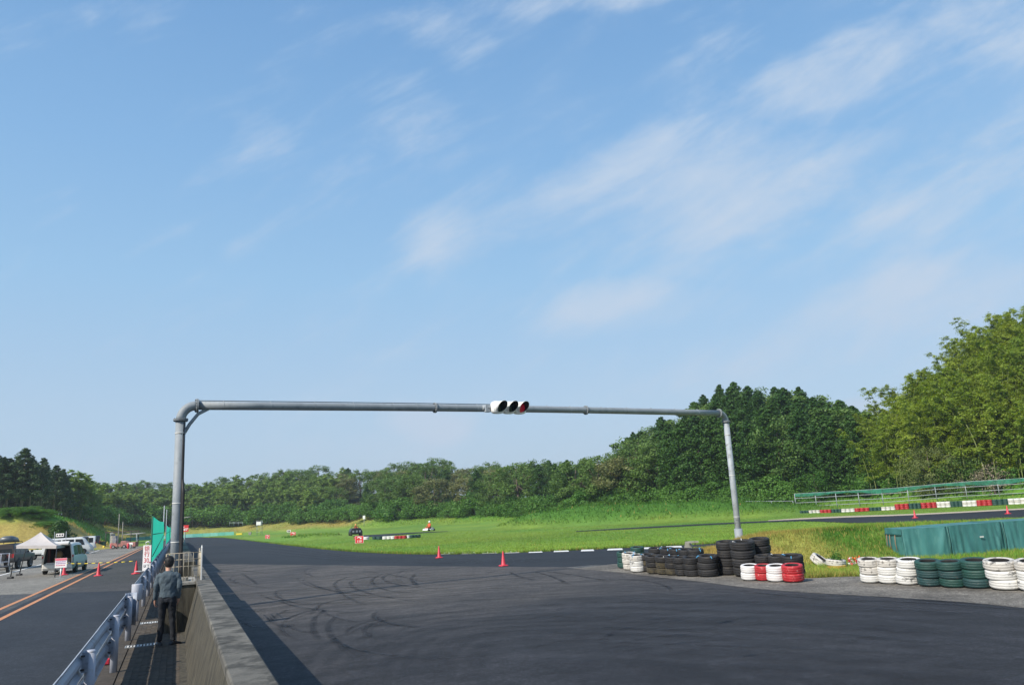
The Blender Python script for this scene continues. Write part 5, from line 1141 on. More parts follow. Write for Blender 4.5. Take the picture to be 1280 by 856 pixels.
#@@
# ------------------------------------------------------------------ vehicles
def paint(name, col, **k): return mat(name, col, .42, coat=.12, var=.03, **k)
M_carw = paint('white_car_paint', (.62, .63, .62)); M_cars = paint('silver_car_paint', (.50, .52, .54)); M_carp = paint('pearl_white_paint', (.70, .67, .62)); M_cark = paint('black_car_paint', (.012, .014, .018)); M_carr = paint('dark_red_car_paint', (.13, .018, .02)); M_card = paint('dark_brown_grey_paint', (.045, .036, .034))
M_lin = mat('dark_cabin_lining', (.035, .03, .028), .8)
def interp(st, y):
    ys = [s[0] for s in st]; return [float(np.interp(y, ys, [s[i] for s in st])) for i in range(1, 6)]
def car(name, label, loc, rz, st, body, glass, wheels, wr=.31, trim=None, windows=(), wind=None, rearg=None, lights=(), group=None, cat='car', opened=False, lower=None):
    """st: stations (y, z_bottom, z_belt, z_roof, half_width, roof_half_width) from the tail forward"""
    t = thing(name, label, cat, loc, rz, group); L = st[-1][0]
    def ring(y):
        zb, ze, zr, hw, rw = interp(st, y)
        half = [(hw*.90, zb), (hw, zb+.13), (hw, (zb+ze)/2), (hw*.99, ze-.06), (hw*.965, ze), (rw+.025, max(zr-.09, ze+.004)), (rw*.86, max(zr-.015, ze+.008)), (0, zr+.012)]
        return [(x, y, z) for x, z in half]+[(-x, y, z) for x, z in reversed(half[:-1])]
    ys = sorted(set([s[0] for s in st]+list(np.linspace(st[0][0], L, 15))))
    rg = [ring(y) for y in ys]; mb = MB(); mb.loft(rg, 0, True, False, True)
    o_ = len(rg[0])
    if not opened: mb.f.append(tuple(reversed(range(o_)))); mb.m.append(0); mb.sm.append(False)
    mb.f.append(tuple((len(rg)-1)*o_+j for j in range(o_))); mb.m.append(0); mb.sm.append(False)
    mb.build('body', body, t)
    def side(y, f, sgn):   # point on the side glass, f from belt to roof
        zb, ze, zr, hw, rw = interp(st, y); x = hw*.965+(rw+.025-hw*.965)*f; return (sgn*(x+.012), y, ze+(zr-.09-ze)*f)
    for (y0, y1, sl0, sl1) in windows:      # y at the belt, y offsets at the top
        for sg in (-1, 1):
            mb = MB(); mb.add([side(y0, .10, sg), side(y1, .10, sg), side(y1+sl1, .88, sg), side(y0+sl0, .88, sg)], [(0, 1, 2, 3)] if sg > 0 else [(3, 2, 1, 0)]); mb.build('side_window', glass, t)
    def front(y, fx):
        zb, ze, zr, hw, rw = interp(st, y); return (fx*rw*.86, y, zr+.022)
    if wind:
        y0, y1 = wind; mb = MB(); mb.grid(1, 4, lambda u, v: (lambda y: (front(y, 1)[0]*(u*2-1)*1.08, y+.01, front(y, 0)[2]+.008))(y0+(y1-y0)*v)); mb.build('windscreen', glass, t)
    if rearg:
        z0, z1, w0, w1, yy = rearg; mb = MB(); mb.add([(-w0, yy, z0), (w0, yy, z0), (w1, yy+.02, z1), (-w1, yy+.02, z1)], [(0, 1, 2, 3)]); mb.build('rear_window', glass, t)
    tm_ = MB(); tm_.lathe([(wr*.62, -.09), (wr*.93, -.10), (wr, -.06), (wr, .06), (wr*.93, .10), (wr*.62, .09)], 20, close=False); tme = tm_.mesh('tyre', M_tyre)
    rm_ = MB(); rm_.lathe([(0, .055), (wr*.16, .07), (wr*.2, .045), (wr*.55, .05), (wr*.63, .085), (wr*.64, -.05), (0, -.05)], 20); rme = rm_.mesh('rim', M_rim)
    for yw in wheels:
        for sg in (-1, 1):
            hw = interp(st, yw)[3]; w = bpy.data.objects.new('wheel', tme); C.objects.link(w); w.parent = t; w.location = (sg*(hw-.075), yw, wr); w.rotation_euler = (0, R(90)*sg, 0)
            link('rim', rme, w)
            ar = MB(); n = 14; vs = [(sg*(hw+.004), yw+math.cos(a)*(wr*1.14), wr+math.sin(a)*wr*1.14) for a in np.linspace(-.35, math.pi+.35, n)]
            ar.add(vs, [tuple(range(n)) if sg > 0 else tuple(reversed(range(n)))]); ar.build('wheel_arch', M_dark, t)
    for (nm, x, z, w, h_, y, m) in lights:
        for sg in (-1, 1): mb = MB(); mb.box((sg*x, y, z), (w, .05, h_)); mb.build(nm, m, t, .01)
    for y in (st[0][0], L):
        mb = MB(); zb, ze, zr, hw, rw = interp(st, y); mb.box((0, y+(-.05 if y == st[0][0] else .05), zb+.16), (hw*1.9, .13, .26)); mb.build('bumper', trim or body, t, .04)
    if True:
        y = st[0][0]-.125; mb = MB(); mb.box((0, y, .55), (.33, .012, .165)); mb.build('number_plate', M_twc, t)
    for sg in (-1, 1):
        if wind: yv = wind[0]+.25 if wind[0] < wind[1] else wind[1]; hw = interp(st, yv)[3]; ze = interp(st, yv)[1]; mb = MB(); mb.box((sg*(hw+.10), yv, ze+.10), (.18, .10, .15)); mb.build('wing_mirror', trim or body, t, .03)
    return t
MINI = [(0, .30, .98, 1.66, .84, .66), (.12, .27, .99, 1.76, .87, .68), (1.2, .26, 1.0, 1.83, .88, .68), (2.8, .26, .98, 1.79, .88, .66), (3.25, .26, .98, 1.62, .88, .64), (3.95, .26, .97, 1.05, .86, .66), (4.5, .27, .82, .88, .82, .60), (4.66, .32, .66, .70, .74, .50)]
BOXV = [(0, .34, 1.02, 1.86, .84, .74), (.1, .30, 1.02, 1.93, .86, .76), (3.6, .30, 1.02, 1.94, .86, .74), (4.0, .30, 1.0, 1.72, .86, .70), (4.45, .30, .98, 1.16, .85, .68), (4.75, .32, .85, .90, .82, .6)]
HATCH = [(0, .34, .86, 1.05, .78, .55), (.12, .28, .92, 1.28, .82, .56), (.75, .26, .93, 1.48, .84, .56), (2.2, .26, .92, 1.50, .84, .57), (2.9, .26, .92, 1.30, .84, .58), (3.5, .26, .90, .96, .83, .60), (4.1, .28, .74, .80, .76, .52), (4.22, .32, .60, .62, .70, .48)]
SUV = [(0, .55, 1.12, 1.78, .85, .68), (.1, .50, 1.13, 1.84, .87, .70), (2.8, .50, 1.12, 1.86, .88, .70), (3.15, .50, 1.12, 1.72, .88, .66), (3.65, .50, 1.10, 1.20, .87, .70), (4.6, .52, 1.05, 1.12, .85, .68), (4.75, .56, .9, .92, .82, .62)]
tl = ('tail_light', .74, .95, .10, .26, -.02, M_redl)
# open minivan seen from behind
rear = G(71, 717.5); hd = RA-R(4.5)
mv = car('minivan', 'pearl white minivan with its tailgate open, loaded, beside the orange lines', rear, hd, MINI, M_carp, M_glass, (.85, 3.75), .31, None, [(.25, 1.25, .05, 0), (1.38, 2.35, 0, 0), (2.48, 3.55, 0, -.62)], (3.25, 3.95), None, (('tail_light', .79, 1.02, .10, .16, -.03, M_redl),), cat='minivan', opened=True)
mb = MB(); mb.add([(-.76, .02, .62), (.76, .02, .62), (.74, 2.4, .62), (-.74, 2.4, .62), (-.62, .02, 1.60), (.62, .02, 1.60), (.58, 2.4, 1.66), (-.58, 2.4, 1.66)], [(0, 1, 2, 3), (7, 6, 5, 4), (0, 3, 7, 4), (2, 1, 5, 6), (3, 2, 6, 7)]); mb.build('interior', M_lin, mv)
mb = MB(); mb.box((0, .0, .44), (1.62, .06, .38)); mb.build('rear_panel', M_carp, mv, .03)
mb = MB(); mb.box((0, -.02, 1.69), (1.36, .08, .10)); mb.build('roof_lip', M_carp, mv, .03)
for sg in (-1, 1): mb = MB(); mb.tube([(sg*.78, -.02, .62), (sg*.74, -.01, 1.1), (sg*.64, .02, 1.66)], .05, 6); mb.build('rear_pillar', M_carp, mv)
mb = MB(); mb.loft([[(-.62, .02, 1.74), (.62, .02, 1.74), (.62, .02, 1.80), (-.62, .02, 1.80)], [(-.66, -.55, 1.84), (.66, -.55, 1.84), (.66, -.55, 1.91), (-.66, -.55, 1.91)], [(-.70, -1.0, 1.72), (.70, -1.0, 1.72), (.70, -1.0, 1.80), (-.70, -1.0, 1.80)]], 0, True, True, False); tg = mb.build('tailgate', M_carp, mv)
mb = MB(); mb.add([(-.52, -.08, 1.755), (.52, -.08, 1.755), (.56, -.52, 1.83), (-.56, -.52, 1.83)], [(0, 1, 2, 3)]); mb.build('tailgate_glass', M_glass, tg)
for sg in (-1, 1): mb = MB(); mb.tube([(sg*.60, .02, 1.35), (sg*.62, -.5, 1.80)], .012, 5); mb.build('gas_strut', M_dark, mv)
mb = MB(); mb.box((-.02, .20, .66), (1.3, .06, .05)); mb.build('parcel_edge', M_steel, mv)
M_card_ = mat('brown_cardboard', (.30, .19, .09), .9, var=.15)
def inv(x, y, z): return rear+np.array([math.cos(hd)*x-math.sin(hd)*y, math.sin(hd)*x+math.cos(hd)*y, z])
mb = MB(); mb.box((0, 0, .17), (.42, .36, .34)); mb.box((0, -.183, .17), (.05, .004, .34), mi=1); o = mb.build('cardboard_box', [M_card_, M_concl], None, .008, inv(-.05, .45, .63), hd); tag(o, 'brown cardboard box in the middle of the open minivan load space', 'box')
mb = MB(); mb.box((0, 0, .13), (.34, .36, .26)); mb.box((0, -.183, .13), (.05, .004, .26), mi=1); o = mb.build('cardboard_box', [M_card_, M_concl], None, .008, inv(.42, .50, .63), hd+.1); tag(o, 'smaller brown cardboard box at the right of the minivan load space', 'box')
mb = MB(); mb.loft([[(math.cos(a)*.22*k, math.sin(a)*.16*k, z) for a in np.linspace(0, 5.9, 12)] for z, k in ((0, .9), (.12, 1.05), (.26, .9), (.36, .45))], 0); o = mb.build('duffel_bag', mat('ochre_cloth', (.26, .17, .07), .9, var=.3), None, 0, inv(-.06, .55, .975), hd); tag(o, 'ochre cloth bag lying on the cardboard box in the minivan', 'bag')
mb = MB(); mb.box((0, 0, .42), (.16, .30, .84)); o = mb.build('folded_chair', mat('dark_red_cloth', (.10, .02, .02), .9, var=.3), None, .03, inv(-.56, .42, .63), hd+.1); tag(o, 'dark red folded chair standing at the left in the open minivan', 'folding chair')

p = G(17.5, 711.5); w_ = .88
hs = RA-R(8); sl_ = p-np.array([math.cos(hs), math.sin(hs), 0])*w_
sv = car('off_roader', 'dark red and black off roader with a grey roof box at the left edge', sl_, hs, SUV, M_card, M_glass, (.95, 3.75), .40, M_dark, [(.3, 1.1, .08, 0), (1.25, 2.2, 0, 0), (2.35, 3.3, 0, -.45)], (3.15, 3.65), (1.18, 1.70, .68, .62, -.012), (('tail_light', .76, .98, .13, .28, -.03, M_redl),), cat='off-road car', opened=False)
mb = MB(); mb.box((0, -.03, .86), (1.5, .05, .46)); mb.build('tailgate', M_carr, sv, .03)
mb = MB(); mb.tube([(0, -.22, .95), (0, -.08, .95)], .33, 20); mb.build('spare_wheel', M_tyre, sv)
for yy_ in (.6, 2.2): mb = MB(); mb.tube([(-.66, yy_, 1.87), (-.60, yy_, 1.97), (.60, yy_, 1.97), (.66, yy_, 1.87)], .025, 6); mb.build('roof_bar', M_dark, sv)
bx = thing('roof_box', 'grey streamlined roof box on the dark off roader', 'roof box', sl_+np.array([math.cos(hs)*.1-math.sin(hs)*.2, math.sin(hs)*.1+math.cos(hs)*.2, 1.99]), hs)
mb = MB(); mb.loft([[(x*k*.46, y, z*h_+.02) for x, z in ((-.95, 0), (-1, .3), (-.82, .8), (-.4, 1), (.4, 1), (.82, .8), (1, .3), (.95, 0))] for y, k, h_ in ((0, .85, .30), (.15, .98, .40), (.8, 1, .42), (1.5, .92, .34), (2.0, .7, .16))], 0); mb.build('lid', mat('grey_roof_box', (.075, .09, .105), .4), bx)
mb = MB(); mb.box((0, 1.0, .0), (.76, 2.0, .05)); mb.build('tray', M_dark, bx)
mb = MB(); mb.box((0, 0, .04), (1.1, .5, .08)); o = mb.build('orange_board', mat('orange_board', (.55, .12, .03), .6), None, .01, sl_+np.array([math.cos(hs)*-.55-math.sin(hs)*.5, math.sin(hs)*-.55+math.cos(hs)*.5, 1.995]), hs); tag(o, 'orange board tied on the roof rack left of the grey box', 'board')
# white rack trailer
p = G(3, 716.0); t = thing('rack_trailer', 'small two wheeled trailer with a white ladder rack cut by the left edge', 'trailer', p, RA)
for x in (-.75, -.15, .32): mb = MB(); mb.tube([(x, 0, .35), (x, -.02, 1.28)], .03, 6); mb.build('upright', M_post, t)
for z in (.42, .72, 1.26): mb = MB(); mb.tube([(-.8, 0, z), (.36, 0, z)], .03, 6); mb.build('rung', M_post, t)
mb = MB(); mb.box((-.2, .7, .40), (1.1, 1.5, .08)); mb.build('deck', M_dark, t, .01)
wme_ = bpy.data.meshes.get('tyre')
for x in (-.85, .25): mb = MB(); mb.tube([(x-.08, .35, .28), (x+.08, .35, .28)], .28, 20); wq = mb.build('wheel', M_tyre, t); mb = MB(); mb.tube([(x-.085, .35, .28), (x+.09, .35, .28)], .14, 16); mb.build('rim', M_rim, wq)

# kei truck, side on
t0 = G(42, 699.5); kt = thing('small_truck', 'small white flatbed truck standing side on behind the canopy', 'truck', t0, R(8))
mb = MB(); mb.box((0, 0, .60), (1.95, 1.38, .10)); mb.build('bed_floor', M_carw, kt, .01)
for nm, c_, s_ in (('side_gate', (0, -.70, .80), (1.95, .04, .32)), ('side_gate', (0, .70, .80), (1.95, .04, .32)), ('tail_gate', (-.98, 0, .80), (.04, 1.38, .32))): mb = MB(); mb.box(c_, s_); mb.build(nm, M_carw, kt, .008)
prof = [(1.0, .45), (1.0, 1.70), (1.15, 1.78), (1.85, 1.76), (2.28, 1.0), (2.34, .45)]
mb = MB(); mb.loft([[(x, s, z) for x, z in prof] for s in (-.72, .72)], 0, True, True, False); cb = mb.build('cab', M_carw, kt, .03)
for s in (-1, 1): mb = MB(); mb.add([(1.18, s*.725, 1.08), (2.12, s*.725, 1.08), (1.80, s*.725, 1.62), (1.18, s*.725, 1.62)], [(0, 1, 2, 3) if s < 0 else (3, 2, 1, 0)]); mb.build('side_window', M_glass, cb)
mb = MB(); mb.add([(2.30, -.62, 1.03), (2.30, .62, 1.03), (1.905, .60, 1.70), (1.905, -.60, 1.70)], [(0, 1, 2, 3)]); mb.build('windscreen', M_glass, cb)
mb = MB(); mb.tube([(.95, -.5, .9), (.95, -.5, 1.68), (.95, .5, 1.68), (.95, .5, .9)], .02, 6); mb.build('guard_frame', M_carw, kt)
mb = MB(); mb.box((.4, 0, .45), (2.9, .5, .18)); mb.build('chassis', M_dark, kt)
for x in (-.25, 1.72):
    for s in (-.62, .62): mb = MB(); mb.tube([(x, s-.07, .27), (x, s+.07, .27)], .27, 20); wq = mb.build('wheel', M_tyre, kt); mb = MB(); mb.tube([(x, s-.078, .27), (x, s+.078, .27)], .15, 16); mb.build('rim', M_rim, wq)

ang_in = math.atan2(-.918, .397)    # heading +N: nose towards the road
NH = math.atan2(-N[0], N[1]); MH = math.atan2(N[0], -N[1])
nose = G(111, 691.5); hv = car('silver_hatchback', 'silver hatchback parked nose towards the road behind the open minivan', nose-N*4.3, NH, HATCH, M_cars, M_glass, (.75, 3.35), .30, None, [(.5, 1.25, .25, 0), (1.35, 2.15, 0, 0), (2.25, 3.2, 0, -.55)], (2.9, 3.5), (.95, 1.22, .6, .5, .0), (('head_light', .60, .66, .22, .14, 4.15, M_rim), ('tail_light', .68, .8, .12, .2, .02, M_redl)), cat='car')
bv = car('black_van', 'long black box van parked tail to the road behind the silver hatchback', G(109.5, 690)+N*.0, MH, BOXV, M_cark, M_glass, (.8, 3.8), .32, None, [(.3, 1.5, 0, 0), (1.65, 2.8, 0, 0), (2.95, 3.9, 0, -.25)], (4.0, 4.45), (1.10, 1.75, .68, .62, -.012), (('tail_light', .78, 1.05, .10, .34, -.02, M_redl),), cat='van')
MATS_swap = None
wv = car('white_van', 'white van parked tail to the road between the two black vans', G(119, 687.6), MH+.05, BOXV, M_carw, M_glass, (.8, 3.8), .32, None, [(.3, 1.5, 0, 0), (1.65, 2.8, 0, 0), (2.95, 3.9, 0, -.25)], (4.0, 4.45), (1.10, 1.75, .68, .62, -.012), (('tail_light', .78, 1.05, .10, .34, -.02, M_redl),), cat='van')
copy_tree(bv, G(124.5, 685.4), MH, label='black van parked farthest away, beside the green skip')
copy_tree(wv, G(56, 695.5), NH+.1, label='white van mostly hidden behind the canopy and the small truck')

# canopy tent
cz = 47.0; Lc, Rc = D(20, 681.5, 45.8), D(71, 681.5, 45.8); dv = np.array([-.35, .93, 0])*2.75
t = thing('canopy_tent', 'pale grey pop up canopy tent over the back of the open minivan', 'tent', (Lc+Rc)/2+dv/2-np.array([0, 0, Lc[2]]), 0); tl_ = np.array(t.location)
cs_ = [Lc, Rc, Rc+dv, Lc+dv]; pk = D(51, 664.6, 47.2)
M_canv = mat('pale_canvas', (.46, .43, .42), .85, var=.05, bump=.1, bscale=5)
for i in range(4):
    a_, b_ = cs_[i], cs_[(i+1) % 4]
    def fn(u, v, a_=a_, b_=b_): p = a_*(1-u)+b_*u; q = p*(1-v)+pk*v; sag = .13*math.sin(math.pi*v)*(1-.0*u)*(.55+.45*math.sin(math.pi*u)); return tuple(q-np.array([0, 0, sag])-tl_)
    mb = MB(); mb.grid(8, 8, fn); mb.build('roof_panel', M_canv, t)
    mb = MB(); mb.grid(8, 1, lambda u, v, a_=a_, b_=b_: tuple(a_*(1-u)+b_*u-tl_-np.array([0, 0, (.17+.02*math.sin(u*25))*v]))); mb.build('valance', M_canv, t)
for i, (c_, ft) in enumerate(((Lc, G(13, 723)), (Rc, G(68.5, 721.5)), (Rc+dv, None), (Lc+dv, G(24, 719)))):
    f_ = ft if ft is not None else (c_+np.array([0, 0, -c_[2]])); mb = MB(); mb.tube([c_-tl_-[0, 0, .04], f_-tl_+[0, 0, .03]], [.022, .03], 6); lg = mb.build('leg', M_dark, t)
    if i != 1: mb = MB(); mb.box(f_-tl_+[0, 0, .06], (.28, .22, .12)); mb.build('foot_weight', M_dark, lg, .02)

# notice board on a post
p = G(75.5, 722.3); t = thing('notice_board', 'small white notice board with a pink header on a post by the open minivan', 'sign', p, RA*.35)
mb = MB(); mb.tube([(0, 0, 0), (0, 0, .55)], .035, 8); mb.build('post', M_white, t)
mb = MB(); mb.box((0, -.045, .80), (.60, .03, .50)); mb.build('board', M_signw, t)
mb = MB(); mb.box((0, -.063, .985), (.58, .006, .115)); mb.build('header', mat('pink_print', (.72, .14, .20), .6), t)
for j, z in enumerate((.87, .78, .68)):
    mb = MB(); x = -.25
    while x < .22: w_ = random.uniform(.03, .07); mb.box((x+w_/2, -.063, z), (w_, .006, .045)); x += w_+.02
    mb.build('text_line', mat('violet_print', (.30, .14, .38), .6) if j != 2 else mat('rose_print', (.55, .12, .22), .6), t)
mb = MB(); mb.box((0, 0, .01), (.45, .20, .02)); mb.build('foot', M_galv, t)

# tall speed sign
ps = D(183.6, 697, 29.3); scl = 29.3/970*1.02; t = thing('speed_sign', 'white upright sign board with red Japanese lettering and 30 km limit by the guardrail', 'sign', (ps[0], ps[1], 0), R(6))
mb = MB(); mb.tube([(0.02, .06, 0), (0.02, .06, 1.75)], .03, 8); mb.build('post', M_galvl, t)
bc = ps[2]; mb = MB(); mb.box((0, 0, bc), (.285, .02, .91)); mb.build('board', M_signw, t, .004)
for txt, z, sz, m in (('徐', bc+.325, .20, M_redtxt), ('行', bc+.125, .20, M_redtxt), ('30', bc-.09, .24, M_redtxt), ('以下', bc-.285, .115, M_blktxt)):
    text_part('lettering', txt, sz, m, t, (-.012 if txt == '30' else 0, -.014, z), (R(90), 0, 0), 1.0 if txt != '30' else .74, .003, bold=.0)
text_part('lettering', '㎞', .09, M_redtxt, t, (.108, -.014, bc-.16), (R(90), 0, 0), .8, .003)
mb = MB(); mb.tube([(-.05, .02, bc+.46), (-.05, .0, bc+.56), (.02, .02, bc+.58), (.08, .05, bc+.52)], .02, 6); mb.build('hanging_hook', M_white, t)
mb = MB(); mb.tube([(-.42, .05, bc-.46), (.0, .05, bc-.46)], .022, 6); mb.build('cross_bar', M_galvl, t)

# green net fence
def t_at(px, s, z=0.):
    lo, hi = 1., 400.
    for _ in range(50):
        m_ = (lo+hi)/2
        if P(W(s, m_, z))[0] < px: lo = m_
        else: hi = m_
    return lo
nf_ = thing('net_fence', 'bright green netting hung on poles behind the guardrail', 'net fence', W(-.35, 22), 0); n0 = np.array(nf_.location)
ta_, tb_, tc_, td_ = t_at(187.5, -.25), t_at(203, -.25), t_at(206.5, -.25), t_at(211.5, -.25)
def ztop(t, py): q = W(-.25, t); d = P(q); return H+(hor(d[0])-py)*d[2]/F
for tt2, py, m_, r_ in ((ta_, 645, M_netd, .035), (tb_, 632, M_galvl, .045), (tc_, 637, M_galvl, .04), (td_, 655, M_netd, .035), (t_at(212.6, -.25), 657, M_netd, .035)):
    zt = ztop(tt2, py); mb = MB(); mb.tube([W(-.25, tt2, 0)-n0, W(-.25, tt2, zt)-n0], r_, 7); mb.build('pole', m_, nf_)
def netp(t0, t1, y0, y1, zb0, zb1):
    z0, z1 = ztop(t0, y0), ztop(t1, y1)
    def fn(u, v): t_ = t0+(t1-t0)*u; zt = z0+(z1-z0)*u-.10*math.sin(math.pi*u); zb_ = zb0+(zb1-zb0)*u; return tuple(W(-.25+.05*math.sin(u*14)*math.sin(v*3.1), t_, zt+(zb_-zt)*v)-n0)
    mb = MB(); mb.grid(20, 6, fn); mb.build('netting', M_net, nf_)
    return z0, z1
za, zb_ = netp(ta_+.9, tb_-.3, 645.5, 652, .75, .75); netp(tc_, td_+14, 656, 659, .75, .8)
for fa_, fb_ in ((.62, .60), (.16, .52)):
    mb = MB(); mb.tube([W(-.20, ta_+.4, .7+(za-.7)*fa_)-n0, W(-.20, tb_-.3, .7+(zb_-.7)*fb_)-n0], .022, 5); mb.build('support_rope', M_dark, nf_)
mb = MB(); mb.tube([W(-.20, tc_, 1.9)-n0, W(-.20, td_+14, 2.0)-n0], .022, 5); mb.build('support_rope', M_dark, nf_)

# ------------------------------------------------------------------ open shed with buggy
sp0 = G(131, 685.3); k8 = P(sp0)[2]/F
sh = thing('open_shed', 'rough open shed frame with pale sheets beside the far pit lane', 'shed', sp0, 0)
def sx(px): return (px-131)*k8
for x in (131, 146.5, 162.6, 170): mb = MB(); mb.tube([(sx(x), .1, 0), (sx(x), .1, 2.35 if x < 165 else 1.9)], .06, 6); mb.build('post', M_dark if x != 170 else M_galvl, sh)
for x in (131.5, 162): mb = MB(); mb.tube([(sx(x), 2.6, 0), (sx(x), 2.6, 2.3)], .06, 6); mb.build('post', M_dark, sh)
for z, yy_ in ((2.32, .1), (2.30, 2.6)): mb = MB(); mb.box(((sx(130)+sx(163.5))/2, yy_, z), (sx(163.5)-sx(130), .12, .14)); mb.build('roof_beam', mat('dark_timber', (.06, .045, .04), .9), sh)
mb = MB(); mb.box(((sx(151)+sx(173))/2, 1.2, 1.92), (sx(173)-sx(151), 2.2, .05), rx=.05); mb.build('roof_sheet', M_concl, sh)
mb = MB(); mb.box(((sx(131)+sx(134))/2, 1.4, 1.15), (sx(134.5)-sx(131), .06, 2.2)); mb.build('wall_sheet', M_galv, sh)
mb = MB(); mb.lathe([(.30, 0), (.30, 2.05), (.26, 2.1), (0, 2.12)], 16, (sx(137.3), .7, 0)); o = mb.build('storage_cylinder', M_concl, None, 0, sp0); tag(o, 'tall pale grey cylinder standing in the open shed', 'tank')
bu0 = G(150, 685.2); bu = thing('utility_cart', 'faded pink utility cart with a grey seat cover parked under the shed frame', 'cart', bu0, 0)
M_pink = mat('faded_pink_paint', (.34, .14, .12), .6, var=.2, dirt=(.20, .12, .10), dscale=4)
prof = [(-1.05, .25), (-1.05, .75), (-.35, .80), (-.15, .55), (.25, .60), (.35, 1.05), (1.0, .95), (1.25, .7), (1.25, .25)]
mb = MB(); mb.loft([[(x, y, z) for x, z in prof] for y in (-.55, .55)], 0, True, True, False); mb.build('body', M_pink, bu, .04)
mb = MB(); mb.loft([[(-.80+x*k, y, .8+z) for x, z in ((-.15, 0), (.35, 0), (.42, .5), (.25, 1.0), (-.1, .95), (-.2, .4))] for y, k in ((-.4, 1), (.4, 1))], 0, True, True, False); mb.build('seat_cover', mat('grey_cloth_cover', (.22, .22, .24), .8, var=.2), bu, .05)
mb = MB(); mb.tube([(.3, 0, .9), (-.0, 0, 1.25)], .03, 6); mb.tube([(-.0, -.2, 1.25), (.0, .2, 1.28)], .03, 6); mb.build('steering_wheel', M_dark, bu)
for x in (-.7, .85):
    for y in (-.5, .5): mb = MB(); mb.tube([(x, y-.09, .26), (x, y+.09, .26)], .26, 16); wq = mb.build('wheel', M_tyre, bu); mb = MB(); mb.tube([(x, y-.1, .26), (x, y+.1, .26)], .14, 12); mb.build('rim', M_rim, wq)
p = G(165.5, 685); bx = thing('pink_hand_cart', 'pale pink box cart right of the utility cart', 'cart', p, 0)
mb = MB(); mb.box((0, 0, .55), (1.2, .9, .6)); mb.build('box', M_pink, bx, .04); mb = MB(); mb.box((-.1, -.46, .62), (.7, .03, .3)); mb.build('pale_panel', M_signw, bx)
for x in (-.4, .4): mb = MB(); mb.tube([(x, -.42, .2), (x, -.3, .2)], .2, 12); mb.build('wheel', M_tyre, bx)
mb = MB(); mb.tube([(.6, 0, .85), (.75, 0, 1.2)], .03, 6); mb.build('handle', M_galvl, bx)
def drum(name, label, cat, px, py, r, h_, m, cap=None):
    mb = MB(); mb.lathe([(0, 0), (r*.95, 0), (r, .03), (r, h_*.85), (r*.6, h_*.95), (r*.25, h_), (0, h_)], 12); o = mb.build(name, m, None, 0, G(px, py)); return tag(o, label, cat)
drum('red_drum', 'round red drum left of the utility cart', 'drum', 139.5, 685.0, .20, .75, M_redp); drum('yellow_jerrycan', 'yellow canister on the ground at the left of the shed', 'canister', 129.7, 685.6, .16, .45, M_yel)
drum('fire_extinguisher', 'red fire extinguisher standing at the right front of the shed', 'extinguisher', 160.0, 685.4, .14, .75, M_redp); drum('white_canister', 'pale canister beside the red extinguisher at the shed', 'canister', 163.2, 685.4, .13, .6, M_concl)
p = G(126.8, 685.2); bx = thing('green_skip', 'dark green skip with an orange board on top beside the shed', 'skip', p, 0)
mb = MB(); mb.box((0, 0, .5), (.85, .8, 1.0), taper=1.1); mb.build('bin', mat('green_skip_paint', (.03, .12, .085), .6, var=.15), bx, .03); mb = MB(); mb.box((0, 0, 1.06), (.95, .85, .07)); mb.build('top_board', mat('orange_timber', (.50, .27, .06), .7), bx)
for px, py0, Yv, lb in ((149.3, 642, 112, 'tall thin pale pole rising behind the shed'), (153.8, 652, 114, 'shorter thin pole right of the tall one behind the shed')):
    b_ = D(px, py0, Yv); g_ = gz(b_); t = thing('thin_pole', lb, 'pole', (b_[0], b_[1], g_), 0); mb = MB(); mb.tube([(0, 0, 0), (0, 0, b_[2]-g_)], [.07, .05], 6); mb.build('shaft', M_concl, t); mb = MB(); mb.tube([(0, 0, b_[2]-g_-.02), (0, 0, b_[2]-g_+.03)], .065, 6); mb.build('cap', M_galv, t)
# small board by the dark tree
p = D(75, 668.5, 80); t = thing('bank_sign', 'small pale framed board in front of the dark rounded tree', 'sign', (p[0], p[1], gz(p)), 0); hz_ = p[2]-gz(p)
mb = MB(); mb.box((0, 0, hz_), (.80, .04, .32)); mb.build('board', M_signw, t); mb = MB()
for x in (-.25, 0, .25): mb.box((x, -.025, hz_), (.16, .01, .16))
mb.build('lettering_block', M_blktxt, t)
for x in (-.55, .62): mb = MB(); mb.tube([(x, 0, 0), (x, 0, hz_+.35)], .03, 5); mb.build('post', M_galvl, t)

